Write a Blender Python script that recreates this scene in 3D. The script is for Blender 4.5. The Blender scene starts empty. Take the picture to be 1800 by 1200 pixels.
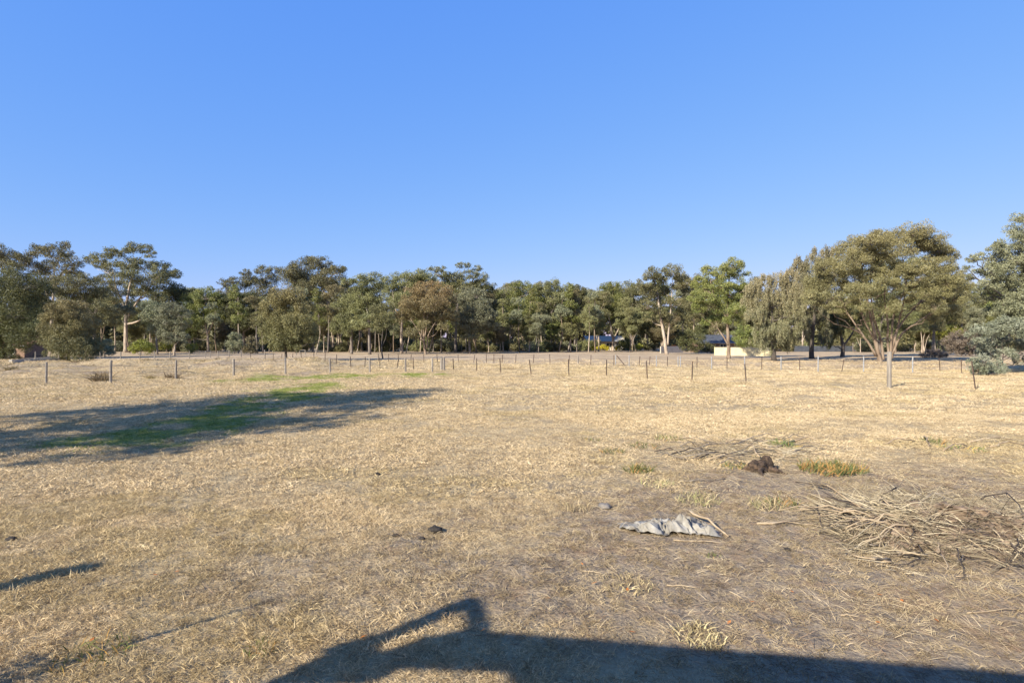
import bpy, math
import numpy as np
from mathutils import Vector

# ------------------------------------------------------------------ camera, world, sun, exposure
F_PX, CAM_H = 1000.0, 2.3            # focal length in pixels of an 1800 px wide frame, eye height in metres
SUN_EL, SUN_AZ = math.radians(28), math.radians(45)   # light travels towards +x+y (45 degrees right of the view)
sc = bpy.context.scene
cam = bpy.data.objects.new('camera', bpy.data.cameras.new('camera'))
sc.collection.objects.link(cam)
cam.location = (0, 0, CAM_H); cam.rotation_euler = (math.radians(90), 0, 0)
cam.data.sensor_width = 36; cam.data.lens = 36 * F_PX / 1800
cam.data.clip_start = 0.05; cam.data.clip_end = 6000
sc.camera = cam
world = bpy.data.worlds.new('World'); sc.world = world; world.use_nodes = True
wn = world.node_tree.nodes; wl = world.node_tree.links
sky = wn.new('ShaderNodeTexSky'); sky.sky_type = 'NISHITA'; sky.sun_disc = False
sky.sun_elevation = SUN_EL; sky.sun_rotation = math.radians(225)
sky.altitude = 200; sky.air_density = 1.0; sky.dust_density = 0.0; sky.ozone_density = 6.0
wn['Background'].inputs[1].default_value = 0.13
sep = wn.new('ShaderNodeSeparateColor'); cmb = wn.new('ShaderNodeCombineColor'); wl.new(sky.outputs[0], sep.inputs[0])
for ch, (power, gain) in enumerate(((0.82, 0.72), (0.48, 1.13), (0.11, 3.15))):      # tone response of the photograph, the same for the whole sky
    pw = wn.new('ShaderNodeMath'); pw.operation = 'POWER'; pw.inputs[1].default_value = power
    ml = wn.new('ShaderNodeMath'); ml.operation = 'MULTIPLY'; ml.inputs[1].default_value = gain
    wl.new(sep.outputs[ch], pw.inputs[0]); wl.new(pw.outputs[0], ml.inputs[0]); wl.new(ml.outputs[0], cmb.inputs[ch])
wl.new(cmb.outputs[0], wn['Background'].inputs[0])
sd = Vector((math.sin(SUN_AZ) * math.cos(SUN_EL), math.cos(SUN_AZ) * math.cos(SUN_EL), -math.sin(SUN_EL)))
sun = bpy.data.objects.new('sun', bpy.data.lights.new('sun', 'SUN'))
sc.collection.objects.link(sun)
sun.data.energy = 5.0; sun.data.angle = math.radians(0.55); sun.data.color = (1.0, 0.922, 0.785)
sun.rotation_euler = sd.to_track_quat('-Z', 'Y').to_euler(); sun.location = (-20, -20, 30)
sc.view_settings.view_transform = 'Standard'; sc.view_settings.look = 'None'
sc.view_settings.gamma = 1; sc.view_settings.exposure = 1.0
sc.cycles.max_bounces = 6; sc.cycles.diffuse_bounces = 3; sc.cycles.transmission_bounces = 3
C = sc.collection
rng = np.random.default_rng(7)

# ------------------------------------------------------------------ helpers
def hash2(ix, iy, seed):
    h = (ix.astype(np.int64) * 374761393 + iy.astype(np.int64) * 668265263 + seed * 1442695041) & 0xffffffff
    h = ((h ^ (h >> 13)) * 1274126177) & 0xffffffff
    return ((h ^ (h >> 16)) & 0xffff) / 65535.0
def vnoise(x, y, seed=0):
    x = np.asarray(x, float); y = np.asarray(y, float)
    ix = np.floor(x); iy = np.floor(y); fx = x - ix; fy = y - iy
    fx = fx * fx * (3 - 2 * fx); fy = fy * fy * (3 - 2 * fy)
    a = hash2(ix, iy, seed); b = hash2(ix + 1, iy, seed); c = hash2(ix, iy + 1, seed); d = hash2(ix + 1, iy + 1, seed)
    return (a + (b - a) * fx) * (1 - fy) + (c + (d - c) * fx) * fy
def fbm(x, y, seed=0, oct=4):
    s = 0; a = 0.5
    for k in range(oct):
        s = s + a * (vnoise(x * 2 ** k, y * 2 ** k, seed + k) - 0.5) * 2; a *= 0.5
    return s
def sstep(v, a, b):
    t = np.clip((np.asarray(v, float) - a) / (b - a), 0, 1); return t * t * (3 - 2 * t)
def seg_dist(x, y, pts):
    best = np.full(np.shape(x), 1e9); best_t = np.zeros(np.shape(x))
    for i in range(len(pts) - 1):
        (ax, ay), (bx, by) = pts[i], pts[i + 1]
        dx, dy = bx - ax, by - ay
        t = np.clip(((x - ax) * dx + (y - ay) * dy) / (dx * dx + dy * dy), 0, 1)
        d = np.hypot(x - ax - t * dx, y - ay - t * dy)
        best = np.minimum(best, d)
    return best
HEAP = (5.05, 7.0)
def ground_z(x, y):
    x = np.asarray(x, float); y = np.asarray(y, float)
    near = 1 - sstep(y, 25, 60)
    z = 0.10 * fbm(x / 7, y / 7, 11, 2) * near + 0.045 * fbm(x / 1.1, y / 1.1, 23, 3) * near
    z = z + 0.02 * fbm(x / .28, y / .28, 31, 2) * (1 - sstep(y, 8, 20))
    c = 50 + 0.12 * (x + 40)                                       # low spoil bank behind the left fence
    m = (1 - sstep(x, -20, -9)) * (0.65 + 0.8 * fbm(x / 5, y / 4, 41, 3))
    z = z + 0.70 * np.exp(-((y - c) / 5.0) ** 2) * m
    z = z + 0.50 * fbm(x / 2.4, y / 1.8, 47, 2) * (1 - sstep(x, -16, -10)) * sstep(y, 34, 37) * (1 - sstep(y, 60, 66))
    return z
def gz(x, y): return float(ground_z(np.array([x]), np.array([y]))[0])
def ground_at(px, py):
    d = CAM_H * F_PX / (py - 600.0); return ((px - 900) / F_PX * d, d)
def at(px, py, d): return np.array([(px - 900) / F_PX * d, d, CAM_H - (py - 600) / F_PX * d])

def link(o, parent=None):
    C.objects.link(o)
    if parent is not None: o.parent = parent
    return o
def tag(o, label=None, cat=None, group=None, kind=None):
    if label: o['label'] = label
    if cat: o['category'] = cat
    if group: o['group'] = group
    if kind: o['kind'] = kind
    return o
def empty(name, loc, rz=0.0):
    o = bpy.data.objects.new(name, None); o.location = loc; o.rotation_euler = (0, 0, rz); o.empty_display_size = 0.2
    return link(o)

class MB:
    """collects geometry for ONE mesh object"""
    def __init__(s): s.v = []; s.f = []; s.n = 0; s.m = []
    def add(s, v, f):
        v = np.asarray(v, float).reshape(-1, 3); s.v.append(v)
        s.f += [tuple(i + s.n for i in q) for q in f]; s.n += len(v)
    def box(s, c, size, rz=0.0, taper=1.0):
        x, y, z = np.array(size) / 2
        p = np.array([(-x, -y, -z), (x, -y, -z), (x, y, -z), (-x, y, -z), (-x * taper, -y * taper, z), (x * taper, -y * taper, z), (x * taper, y * taper, z), (-x * taper, y * taper, z)])
        co, si = math.cos(rz), math.sin(rz)
        p = np.c_[p[:, 0] * co - p[:, 1] * si, p[:, 0] * si + p[:, 1] * co, p[:, 2]] + np.array(c)
        s.add(p, [(3, 2, 1, 0), (4, 5, 6, 7), (0, 1, 5, 4), (1, 2, 6, 5), (2, 3, 7, 6), (3, 0, 4, 7)])
    def tube(s, pts, rad, n=6, cap=True):
        pts = np.asarray(pts, float); m = len(pts); rad = np.broadcast_to(np.asarray(rad, float), (m,))
        t = np.gradient(pts, axis=0); t /= np.linalg.norm(t, axis=1)[:, None] + 1e-9
        ref = np.array([0.31, 0.95, 0.05]) if abs(t[0, 2]) > 0.7 else np.array([0.05, 0.1, 1.0])
        u = np.cross(t, ref); u /= np.linalg.norm(u, axis=1)[:, None] + 1e-9; w = np.cross(t, u)
        a = np.arange(n) / n * 2 * math.pi
        v = pts[:, None] + rad[:, None, None] * (np.cos(a)[None, :, None] * u[:, None] + np.sin(a)[None, :, None] * w[:, None])
        f = [(i * n + j, i * n + (j + 1) % n, (i + 1) * n + (j + 1) % n, (i + 1) * n + j) for i in range(m - 1) for j in range(n)]
        if cap: f += [tuple(range(n))[::-1], tuple((m - 1) * n + j for j in range(n))]
        s.add(v.reshape(-1, 3), f)
    def prism(s, poly, z0, z1):
        n = len(poly); v = [(x, y, z0) for x, y in poly] + [(x, y, z1) for x, y in poly]
        s.add(v, [tuple(range(n))[::-1], tuple(range(n, 2 * n))] + [(i, (i + 1) % n, n + (i + 1) % n, n + i) for i in range(n)])
    def mesh(s, name, smooth=False):
        me = bpy.data.meshes.new(name)
        me.from_pydata(np.concatenate(s.v).tolist(), [], s.f)
        if smooth: me.polygons.foreach_set('use_smooth', [True] * len(me.polygons))
        me.update(); return me
    def build(s, name, mat, parent=None, smooth=False):
        me = s.mesh(name, smooth); me.materials.append(mat)
        return link(bpy.data.objects.new(name, me), parent)
def raw_mesh(name, verts, faces_n, attr=None):
    """many separate n-gons from an array of shape (k*n,3)"""
    k = len(verts) // faces_n
    me = bpy.data.meshes.new(name)
    me.vertices.add(len(verts)); me.vertices.foreach_set('co', np.ascontiguousarray(verts, np.float32).ravel())
    me.loops.add(len(verts)); me.loops.foreach_set('vertex_index', np.arange(len(verts), dtype=np.int32))
    me.polygons.add(k); me.polygons.foreach_set('loop_start', np.arange(k, dtype=np.int32) * faces_n)
    if attr is not None:
        for nm, a in attr.items():
            at_ = me.attributes.new(nm, 'FLOAT', 'FACE'); at_.data.foreach_set('value', np.ascontiguousarray(a, np.float32))
    me.update(calc_edges=True); me.validate(); return me
def bez(a, b, c, n):
    t = np.linspace(0, 1, n)[:, None]; return (1 - t) ** 2 * a + 2 * t * (1 - t) * b + t * t * c

# ------------------------------------------------------------------ materials
def mat(name):
    m = bpy.data.materials.new(name); m.use_nodes = True
    return m, m.node_tree.nodes, m.node_tree.links, m.node_tree.nodes['Principled BSDF']
def ramp(nodes, stops):
    r = nodes.new('ShaderNodeValToRGB'); e = r.color_ramp.elements
    while len(e) < len(stops): e.new(0.5)
    for i, (p, c) in enumerate(stops): e[i].position = p; e[i].color = (*c, 1)
    return r
def noisy(name, stops, scale=8, detail=6, rough=0.9, bump=0.3, stretch=(1, 1, 1), bscale=None, metallic=0.0, dist=0.01):
    m, n, l, b = mat(name)
    tc = n.new('ShaderNodeTexCoord'); mp = n.new('ShaderNodeMapping'); mp.inputs['Scale'].default_value = stretch
    l.new(tc.outputs['Object'], mp.inputs[0])
    t = n.new('ShaderNodeTexNoise'); t.inputs['Scale'].default_value = scale; t.inputs['Detail'].default_value = detail; t.inputs['Roughness'].default_value = 0.65
    l.new(mp.outputs[0], t.inputs['Vector'])
    r = ramp(n, stops); l.new(t.outputs['Fac'], r.inputs[0]); l.new(r.outputs[0], b.inputs['Base Color'])
    b.inputs['Roughness'].default_value = rough; b.inputs['Metallic'].default_value = metallic
    b.inputs['Specular IOR Level'].default_value = 0.25
    if bump:
        t2 = n.new('ShaderNodeTexNoise'); t2.inputs['Scale'].default_value = bscale or scale * 3; t2.inputs['Detail'].default_value = 5
        l.new(mp.outputs[0], t2.inputs['Vector'])
        bp = n.new('ShaderNodeBump'); bp.inputs['Strength'].default_value = bump; bp.inputs['Distance'].default_value = dist
        l.new(t2.outputs['Fac'], bp.inputs['Height']); l.new(bp.outputs[0], b.inputs['Normal'])
    return m
def leafy(name, dark, mid, light, tip=None, transl=0.17):
    m, n, l, b = mat(name); n.remove(b)
    a = n.new('ShaderNodeAttribute'); a.attribute_name = 'tint'
    oi = n.new('ShaderNodeObjectInfo')
    r = ramp(n, [(0.0, dark), (0.5, mid), (1.0, light)]); l.new(a.outputs['Fac'], r.inputs[0])
    col = r.outputs[0]
    if tip:
        h = n.new('ShaderNodeAttribute'); h.attribute_name = 'young'
        mx = n.new('ShaderNodeMix'); mx.data_type = 'RGBA'; l.new(h.outputs['Fac'], mx.inputs[0]); l.new(col, mx.inputs[6]); mx.inputs[7].default_value = (*tip, 1)
        col = mx.outputs[2]
    hs = n.new('ShaderNodeHueSaturation'); l.new(col, hs.inputs['Color'])
    for k, lo, hi in (('Hue', 0.485, 0.515), ('Value', 0.82, 1.2)):
        mr = n.new('ShaderNodeMapRange'); mr.inputs[3].default_value = lo; mr.inputs[4].default_value = hi
        l.new(oi.outputs['Random'], mr.inputs[0]); l.new(mr.outputs[0], hs.inputs[k])
    d = n.new('ShaderNodeBsdfDiffuse'); t = n.new('ShaderNodeBsdfTranslucent'); g = n.new('ShaderNodeBsdfGlossy'); g.inputs['Roughness'].default_value = 0.5
    g.inputs['Color'].default_value = (0.8, 0.85, 0.9, 1)
    ms = n.new('ShaderNodeMixShader'); ms.inputs[0].default_value = transl
    l.new(hs.outputs[0], d.inputs['Color']); l.new(hs.outputs[0], t.inputs['Color'])
    l.new(d.outputs[0], ms.inputs[1]); l.new(t.outputs[0], ms.inputs[2])
    m2 = n.new('ShaderNodeMixShader'); m2.inputs[0].default_value = 0.025
    l.new(ms.outputs[0], m2.inputs[1]); l.new(g.outputs[0], m2.inputs[2]); l.new(m2.outputs[0], n['Material Output'].inputs['Surface'])
    return m
LEAF = {
    'olive':  leafy('leaf_olive', (0.096, 0.096, 0.042), (0.173, 0.167, 0.071), (0.257, 0.238, 0.106), (0.308, 0.212, 0.093)),
    'green':  leafy('leaf_green', (0.087, 0.100, 0.030), (0.167, 0.180, 0.050), (0.261, 0.255, 0.081), (0.273, 0.224, 0.081)),
    'grey':   leafy('leaf_grey', (0.115, 0.122, 0.069), (0.209, 0.212, 0.121), (0.311, 0.305, 0.178), (0.297, 0.252, 0.138)),
    'brown':  leafy('leaf_brown', (0.106, 0.096, 0.046), (0.187, 0.167, 0.078), (0.267, 0.231, 0.113), (0.348, 0.193, 0.083)),
    'dark':   leafy('leaf_dark', (0.053, 0.058, 0.022), (0.100, 0.103, 0.038), (0.158, 0.150, 0.060), (0.179, 0.134, 0.055)),
    'weep':   leafy('leaf_weeping', (0.104, 0.108, 0.055), (0.188, 0.183, 0.098), (0.280, 0.249, 0.144), (0.316, 0.225, 0.132)),
    'lime':   leafy('leaf_lime', (.11, .12, .02), (.21, .22, .035), (.32, .31, .06), (.4, .36, .05)),
    'yellow': leafy('leaf_yellow', (.24, .21, .02), (.46, .39, .03), (.62, .52, .05), (.6, .5, .05)),
    'silver': leafy('leaf_silver', (.15, .165, .10), (.26, .28, .19), (.38, .39, .28), (.34, .30, .2)),
    'rush':   leafy('rush_blade', (.09, .065, .03), (.19, .135, .065), (.30, .22, .11), (.2, .2, .08)),
    'tuft':   leafy('weed_blade', (.07, .09, .03), (.13, .165, .05), (.24, .25, .09), (.5, .3, .09)),
    'straw':  leafy('straw_blade', (.28, .22, .12), (.46, .36, .20), (.6, .5, .3), (.25, .25, .1)),
    'twig':   leafy('bare_twig', (.10, .075, .055), (.18, .14, .105), (.25, .2, .15), (.2, .13, .08)),
}
BARK = {
    'pale':  noisy('bark_pale', [(.25, (.17, .12, .085)), (.5, (.35, .28, .21)), (.75, (.52, .45, .37))], 2.2, 6, .85, .5, (1, 1, .35)),
    'tan':   noisy('bark_tan', [(.25, (.09, .062, .043)), (.5, (.20, .148, .105)), (.75, (.35, .285, .22))], 2.0, 6, .85, .5, (1, 1, .3)),
    'grey':  noisy('bark_grey', [(.25, (.09, .075, .06)), (.5, (.18, .15, .125)), (.75, (.30, .26, .22))], 2.6, 6, .9, .6, (1, 1, .3)),
    'dark':  noisy('bark_dark', [(.25, (.035, .03, .025)), (.5, (.085, .07, .058)), (.75, (.15, .125, .10))], 2.6, 6, .9, .6, (1, 1, .3)),
}
M = {
    'post':   noisy('weathered_post', [(.25, (.11, .092, .072)), (.5, (.23, .20, .165)), (.75, (.34, .305, .255))], 9, 6, .9, .6, (1, 1, .12)),
    'picket': noisy('rusty_picket', [(.3, (.035, .026, .022)), (.55, (.085, .055, .04)), (.8, (.15, .09, .06))], 12, 5, .7, .2, (1, 1, .3)),
    'wire':   noisy('fence_wire', [(.3, (.12, .11, .10)), (.7, (.22, .21, .2))], 20, 2, .5, 0, metallic=.6),
    'gal':    noisy('galvanised', [(.3, (.22, .22, .215)), (.7, (.32, .32, .315))], 6, 3, .6, .05),
    'cream':  noisy('cream_paint', [(.3, (.47, .40, .24)), (.7, (.56, .48, .30))], 1.2, 4, .6, .1),
    'white':  noisy('white_render', [(.3, (.60, .55, .46)), (.7, (.74, .69, .59))], 1.5, 4, .7, .1),
    'beige':  noisy('beige_block', [(.3, (.40, .35, .28)), (.7, (.55, .49, .40))], 2, 4, .85, .2),
    'roof':   noisy('pale_roof', [(.3, (.46, .42, .35)), (.7, (.58, .53, .45))], 1.5, 3, .75, .05),
    'blueroof': noisy('slate_blue_roof', [(.3, (.05, .055, .065)), (.7, (.085, .092, .105))], 1.5, 3, .5, .05),
    'redroof': noisy('rust_red_roof', [(.3, (.22, .10, .07)), (.7, (.36, .18, .12))], 2, 4, .7, .2),
    'concrete': noisy('old_concrete', [(.3, (.24, .22, .19)), (.7, (.38, .355, .315))], 2.5, 6, .9, .3),
    'brick':  noisy('brown_brick', [(.3, (.16, .10, .07)), (.7, (.27, .18, .13))], 3, 5, .9, .2),
    'glass':  noisy('window_glass', [(.3, (.03, .035, .04)), (.7, (.05, .06, .07))], 1, 2, .08, 0),
    'orange': noisy('orange_sheet', [(.3, (.50, .15, .03)), (.7, (.65, .24, .05))], 3, 3, .7, .2),
    'stick':  noisy('bleached_wood', [(.28, (.14, .10, .062)), (.5, (.33, .25, .16)), (.72, (.46, .37, .25))], 7, 6, .85, .5, (1, 1, 1)),
    'greystick': noisy('grey_wood', [(.25, (.09, .073, .056)), (.5, (.18, .15, .115)), (.75, (.29, .25, .195))], 8, 6, .9, .5),
    'char':   noisy('dark_wood', [(.3, (.03, .024, .02)), (.6, (.075, .058, .046)), (.85, (.14, .11, .085))], 9, 6, .95, .6),
    'stump':  noisy('burnt_stump', [(.3, (.018, .014, .011)), (.5, (.06, .042, .03)), (.72, (.17, .11, .068))], 9, 8, .95, 1.0, dist=.03),
    'clod':   noisy('earth_clod', [(.30, (.07, .048, .032)), (.5, (.19, .135, .09)), (.72, (.33, .255, .18))], 9, 8, .95, .9, dist=.02),
    'dung':   noisy('dark_clod', [(.3, (.02, .018, .016)), (.7, (.06, .05, .042))], 14, 6, .95, .8, dist=.02),
    'stone':  noisy('grey_stone', [(.3, (.12, .11, .10)), (.7, (.24, .215, .19))], 8, 6, .9, .5),
    'cloth':  noisy('dirty_sheet', [(.36, (.12, .095, .065)), (.46, (.21, .19, .155)), (.64, (.32, .30, .26))], 6, 8, .8, .5, dist=.015),
}

# ------------------------------------------------------------------ ground
GREEN = [ground_at(*p) for p in ((265, 764), (350, 748), (430, 722), (500, 694), (560, 674))]
GREEN2 = [ground_at(*p) for p in ((450, 668), (580, 663), (720, 659))]
def green_mask(x, y):
    w = 1.0 + 0.9 * fbm(x / 1.6, y / 1.6, 61, 3)
    g = np.maximum(1 - sstep(seg_dist(x, y, GREEN), 0.5 * w, 2.3 * w), 1.05 * (1 - sstep(seg_dist(x, y, GREEN2), 0.6 * w, 3.0 * w)))
    return np.clip(g * (0.70 + 1.9 * fbm(x / .7, y / .9, 67, 3)), 0, 1)
def litter_mask(x, y):
    e = np.sqrt(((x - 4.4) / 6.0) ** 2 + ((y - 6.2) / 4.3) ** 2) + 0.45 * fbm(x / 1.3, y / 1.3, 71, 4)
    a = 1 - sstep(e, 0.62, 1.15)
    b = 0.55 * (1 - sstep(np.hypot((x + 1.5) / 1.6, (y - 5.4) / .8) + .5 * fbm(x / .7, y / .7, 79, 3), .6, 1.2))
    c = .85 * sstep(fbm(x / 3.0, y / 1.6, 97, 4), -.05, .28) * (1 - sstep(x, -17, -11)) * sstep(y, 36, 39) * (1 - sstep(y, 52, 57))
    return np.clip(np.maximum(np.maximum(a, b), c), 0, 1)
def far_mask(x, y):
    edge = np.where(x < -8, 66 + 0.0 * x, 55 - 0.40 * np.clip(x, -5, 40))
    return sstep(y + 6 * fbm(x / 6, y / 4, 83, 3), edge - 4, edge + 10)
xs = np.concatenate([-np.geomspace(53, 3500, 30)[::-1], np.linspace(-52.5, -14, 88), np.linspace(-13.9, 13.9, 240), np.geomspace(14, 3500, 60)])
ys = np.concatenate([np.linspace(-200, -6, 12), np.linspace(-4, 2.8, 20), np.linspace(2.9, 12, 120), np.geomspace(12.1, 70, 150), np.geomspace(71, 4000, 45)])
X, Y = np.meshgrid(xs, ys); Z = ground_z(X, Y)
nx, ny = len(xs), len(ys)
me = bpy.data.meshes.new('ground')
me.vertices.add(nx * ny); me.vertices.foreach_set('co', np.stack([X, Y, Z], -1).astype(np.float32).ravel())
i, j = np.meshgrid(np.arange(nx - 1), np.arange(ny - 1)); q = (j * nx + i)
quads = np.stack([q, q + 1, q + 1 + nx, q + nx], -1).reshape(-1, 4).astype(np.int32)
me.loops.add(quads.size); me.loops.foreach_set('vertex_index', quads.ravel())
me.polygons.add(len(quads)); me.polygons.foreach_set('loop_start', np.arange(len(quads), dtype=np.int32) * 4)
me.polygons.foreach_set('use_smooth', np.ones(len(quads), bool))
for nm, fn in (('green', green_mask), ('litter', litter_mask), ('far', far_mask)):
    a = me.attributes.new(nm, 'FLOAT', 'POINT'); a.data.foreach_set('value', fn(X, Y).astype(np.float32).ravel())
me.update(calc_edges=True)
m, n, l, b = mat('dry_paddock')
geo = n.new('ShaderNodeNewGeometry')
def noise(scale, detail=6, stretch=None, rough=0.6):
    t = n.new('ShaderNodeTexNoise'); t.inputs['Scale'].default_value = scale; t.inputs['Detail'].default_value = detail; t.inputs['Roughness'].default_value = rough
    if stretch:
        mp = n.new('ShaderNodeMapping'); mp.inputs['Scale'].default_value = stretch; l.new(geo.outputs['Position'], mp.inputs[0]); l.new(mp.outputs[0], t.inputs['Vector'])
    else: l.new(geo.outputs['Position'], t.inputs['Vector'])
    return t.outputs['Fac']
def mix(fac, a, c, mode='MIX'):
    x = n.new('ShaderNodeMix'); x.data_type = 'RGBA'; x.blend_type = mode
    for s, v in ((0, fac), (6, a), (7, c)):
        if isinstance(v, (int, float)): x.inputs[s].default_value = v
        elif isinstance(v, tuple): x.inputs[s].default_value = (*v, 1)
        else: l.new(v, x.inputs[s])
    return x.outputs[2]
def attr(nm):
    a = n.new('ShaderNodeAttribute'); a.attribute_name = nm; return a.outputs['Fac']
def through(v, stops):
    r = ramp(n, stops); l.new(v, r.inputs[0]); return r.outputs[0]
straw = through(noise(1.1, 8, None, .7), [(.30, (.29, .21, .12)), (.44, (.43, .325, .185)), (.6, (.53, .415, .24)), (.76, (.60, .485, .30))])
straw = mix(through(noise(22, 5, None, .7), [(.38, (0, 0, 0)), (.62, (.8, .8, .8))]), straw, (.31, .23, .13))  # fine dark speckle: soil plus shaded gaps between tufts, put into the colour
straw = mix(through(noise(.16, 4), [(.44, (0, 0, 0)), (.60, (.65, .65, .65))]), straw, (.34, .265, .165))
lit = through(noise(3.0, 8, None, .75), [(.28, (.19, .145, .10)), (.48, (.33, .26, .18)), (.62, (.42, .335, .23)), (.78, (.50, .40, .265))])
lit = mix(through(noise(30, 5, None, .7), [(.4, (0, 0, 0)), (.6, (.8, .8, .8))]), lit, (.22, .17, .12))
lit = mix(through(noise(.9, 3), [(.56, (0, 0, 0)), (.70, (.7, .7, .7))]), lit, (.36, .235, .13))
far = through(noise(.22, 7, (1, .5, 1), .65), [(.3, (.29, .21, .13)), (.5, (.42, .315, .20)), (.72, (.53, .41, .26))])
grn = through(noise(9, 6), [(.3, (.18, .18, .06)), (.6, (.28, .27, .09)), (.8, (.42, .35, .18))])
col = mix(attr('far'), straw, far); col = mix(attr('litter'), col, lit); col = mix(attr('green'), col, grn)
l.new(col, b.inputs['Base Color']); b.inputs['Roughness'].default_value = 1.0; b.inputs['Specular IOR Level'].default_value = 0.05
bp = n.new('ShaderNodeBump'); bp.inputs['Strength'].default_value = 0.9; bp.inputs['Distance'].default_value = 0.04; l.new(noise(26, 8, None, .7), bp.inputs['Height'])
bp2 = n.new('ShaderNodeBump'); bp2.inputs['Strength'].default_value = 0.7; bp2.inputs['Distance'].default_value = 0.18; l.new(noise(3.2, 5, None, .6), bp2.inputs['Height'])
l.new(bp.outputs[0], bp2.inputs['Normal']); l.new(bp2.outputs[0], b.inputs['Normal'])
me.materials.append(m)
tag(link(bpy.data.objects.new('ground', me)), 'dry straw coloured paddock ground reaching back to the tree line', kind='structure')

# ------------------------------------------------------------------ grass (stuff, instanced tufts)
def blades(nb, h, w, spread, lean, seed, flat=0.0, seg=2):
    r = np.random.default_rng(seed); out = []; fid = []
    for k in range(nb):
        a = r.uniform(0, 2 * math.pi); rr = spread * math.sqrt(r.uniform()); p = np.array([rr * math.cos(a), rr * math.sin(a), -0.004])
        b_ = r.uniform(0, 2 * math.pi); L = h * r.uniform(.45, 1.2); le = min(1.45, abs(r.normal(lean, .35)) + flat)
        d = np.array([math.cos(b_) * math.sin(le), math.sin(b_) * math.sin(le), math.cos(le)])
        s = np.cross(d, [math.cos(b_ + 1.3), math.sin(b_ + 1.3), .2]); s = s / np.linalg.norm(s) * w * r.uniform(.6, 1.2) / 2
        dr = np.array([d[0] * .5, d[1] * .5, -0.30 * (1 - flat)]) * L * r.uniform(.1, .7)
        m1 = p + d * L * .55; tip = p + d * L + dr
        if flat: tip[2] = max(tip[2], 0.01)
        out += [p - s, p + s, m1 + s * .75, m1 - s * .75, m1 - s * .75, m1 + s * .75, tip + s * .15, tip - s * .15]; fid += [r.uniform()] * 2
    return raw_mesh('tuft', np.array(out), 4, {'tint': fid})
m, n, l, b = mat('grass_blade'); n.remove(b); GRASS = m
ia = n.new('ShaderNodeAttribute'); ia.attribute_type = 'INSTANCER'; ia.attribute_name = 'shade'
ta = n.new('ShaderNodeAttribute'); ta.attribute_name = 'tint'
mr = n.new('ShaderNodeMapRange'); mr.inputs[3].default_value = .62; mr.inputs[4].default_value = 1.3; l.new(ta.outputs['Fac'], mr.inputs[0])
vm = n.new('ShaderNodeVectorMath'); vm.operation = 'SCALE'; l.new(ia.outputs['Vector'], vm.inputs[0]); l.new(mr.outputs[0], vm.inputs['Scale'])
d_ = n.new('ShaderNodeBsdfDiffuse'); t_ = n.new('ShaderNodeBsdfTranslucent'); ms = n.new('ShaderNodeMixShader'); ms.inputs[0].default_value = .25
l.new(vm.outputs[0], d_.inputs[0]); l.new(vm.outputs[0], t_.inputs[0]); l.new(d_.outputs[0], ms.inputs[1]); l.new(t_.outputs[0], ms.inputs[2]); l.new(ms.outputs[0], n['Material Output'].inputs[0])
def tuft_collection(name, meshes):
    c = bpy.data.collections.new(name)
    for k, mm in enumerate(meshes):
        mm.materials.append(GRASS); c.objects.link(bpy.data.objects.new(f'{name}_{k}', mm))
    return c
def scatter(name, label, pts, shade, scale, coll, nvar, tilt=0.15):
    k = len(pts); me = bpy.data.meshes.new(name)
    me.vertices.add(k); me.vertices.foreach_set('co', pts.astype(np.float32).ravel())
    r = np.random.default_rng(len(pts))
    for nm, ty, a in (('rot', 'FLOAT_VECTOR', np.c_[r.normal(0, tilt, k), r.normal(0, tilt, k), r.uniform(0, 6.283, k)]), ('shade', 'FLOAT_VECTOR', shade), ('scl', 'FLOAT_VECTOR', np.c_[scale, scale, scale * r.uniform(.6, 1.3, k)])):
        at_ = me.attributes.new(nm, ty, 'POINT'); at_.data.foreach_set('vector', np.ascontiguousarray(a, np.float32).ravel())
    at_ = me.attributes.new('var', 'INT', 'POINT'); at_.data.foreach_set('value', r.integers(0, nvar, k).astype(np.int32))
    me.materials.append(GRASS)
    o = tag(link(bpy.data.objects.new(name, me)), label, kind='stuff')
    g = bpy.data.node_groups.new(name, 'GeometryNodeTree')
    g.interface.new_socket('Geometry', in_out='INPUT', socket_type='NodeSocketGeometry'); g.interface.new_socket('Geometry', in_out='OUTPUT', socket_type='NodeSocketGeometry')
    N = g.nodes; i_ = N.new('NodeGroupInput'); o_ = N.new('NodeGroupOutput'); ip = N.new('GeometryNodeInstanceOnPoints'); ci = N.new('GeometryNodeCollectionInfo')
    ci.inputs['Collection'].default_value = coll; ci.inputs['Separate Children'].default_value = True; ci.inputs['Reset Children'].default_value = True
    def na(nm, ty):
        x = N.new('GeometryNodeInputNamedAttribute'); x.data_type = ty; x.inputs['Name'].default_value = nm
        return [s for s in x.outputs if s.enabled and s.name == 'Attribute'][0]
    g.links.new(i_.outputs[0], ip.inputs['Points']); g.links.new(ci.outputs[0], ip.inputs['Instance']); ip.inputs['Pick Instance'].default_value = True
    g.links.new(na('var', 'INT'), ip.inputs['Instance Index']); g.links.new(na('rot', 'FLOAT_VECTOR'), ip.inputs['Rotation']); g.links.new(na('scl', 'FLOAT_VECTOR'), ip.inputs['Scale'])
    g.links.new(ip.outputs[0], o_.inputs[0])
    md = o.modifiers.new('scatter', 'NODES'); md.node_group = g
    return o
near_c = tuft_collection('near_tuft', [blades(22, .046, .0034, .06, .95, 100 + k) for k in range(8)])
mid_c = tuft_collection('mid_tuft', [blades(20, .046, .0065, .12, .95, 120 + k) for k in range(6)])
stem_c = tuft_collection('stem_litter', [blades(9, .13, .0042, .10, 1.1, 140 + k, .3) for k in range(8)])
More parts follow.
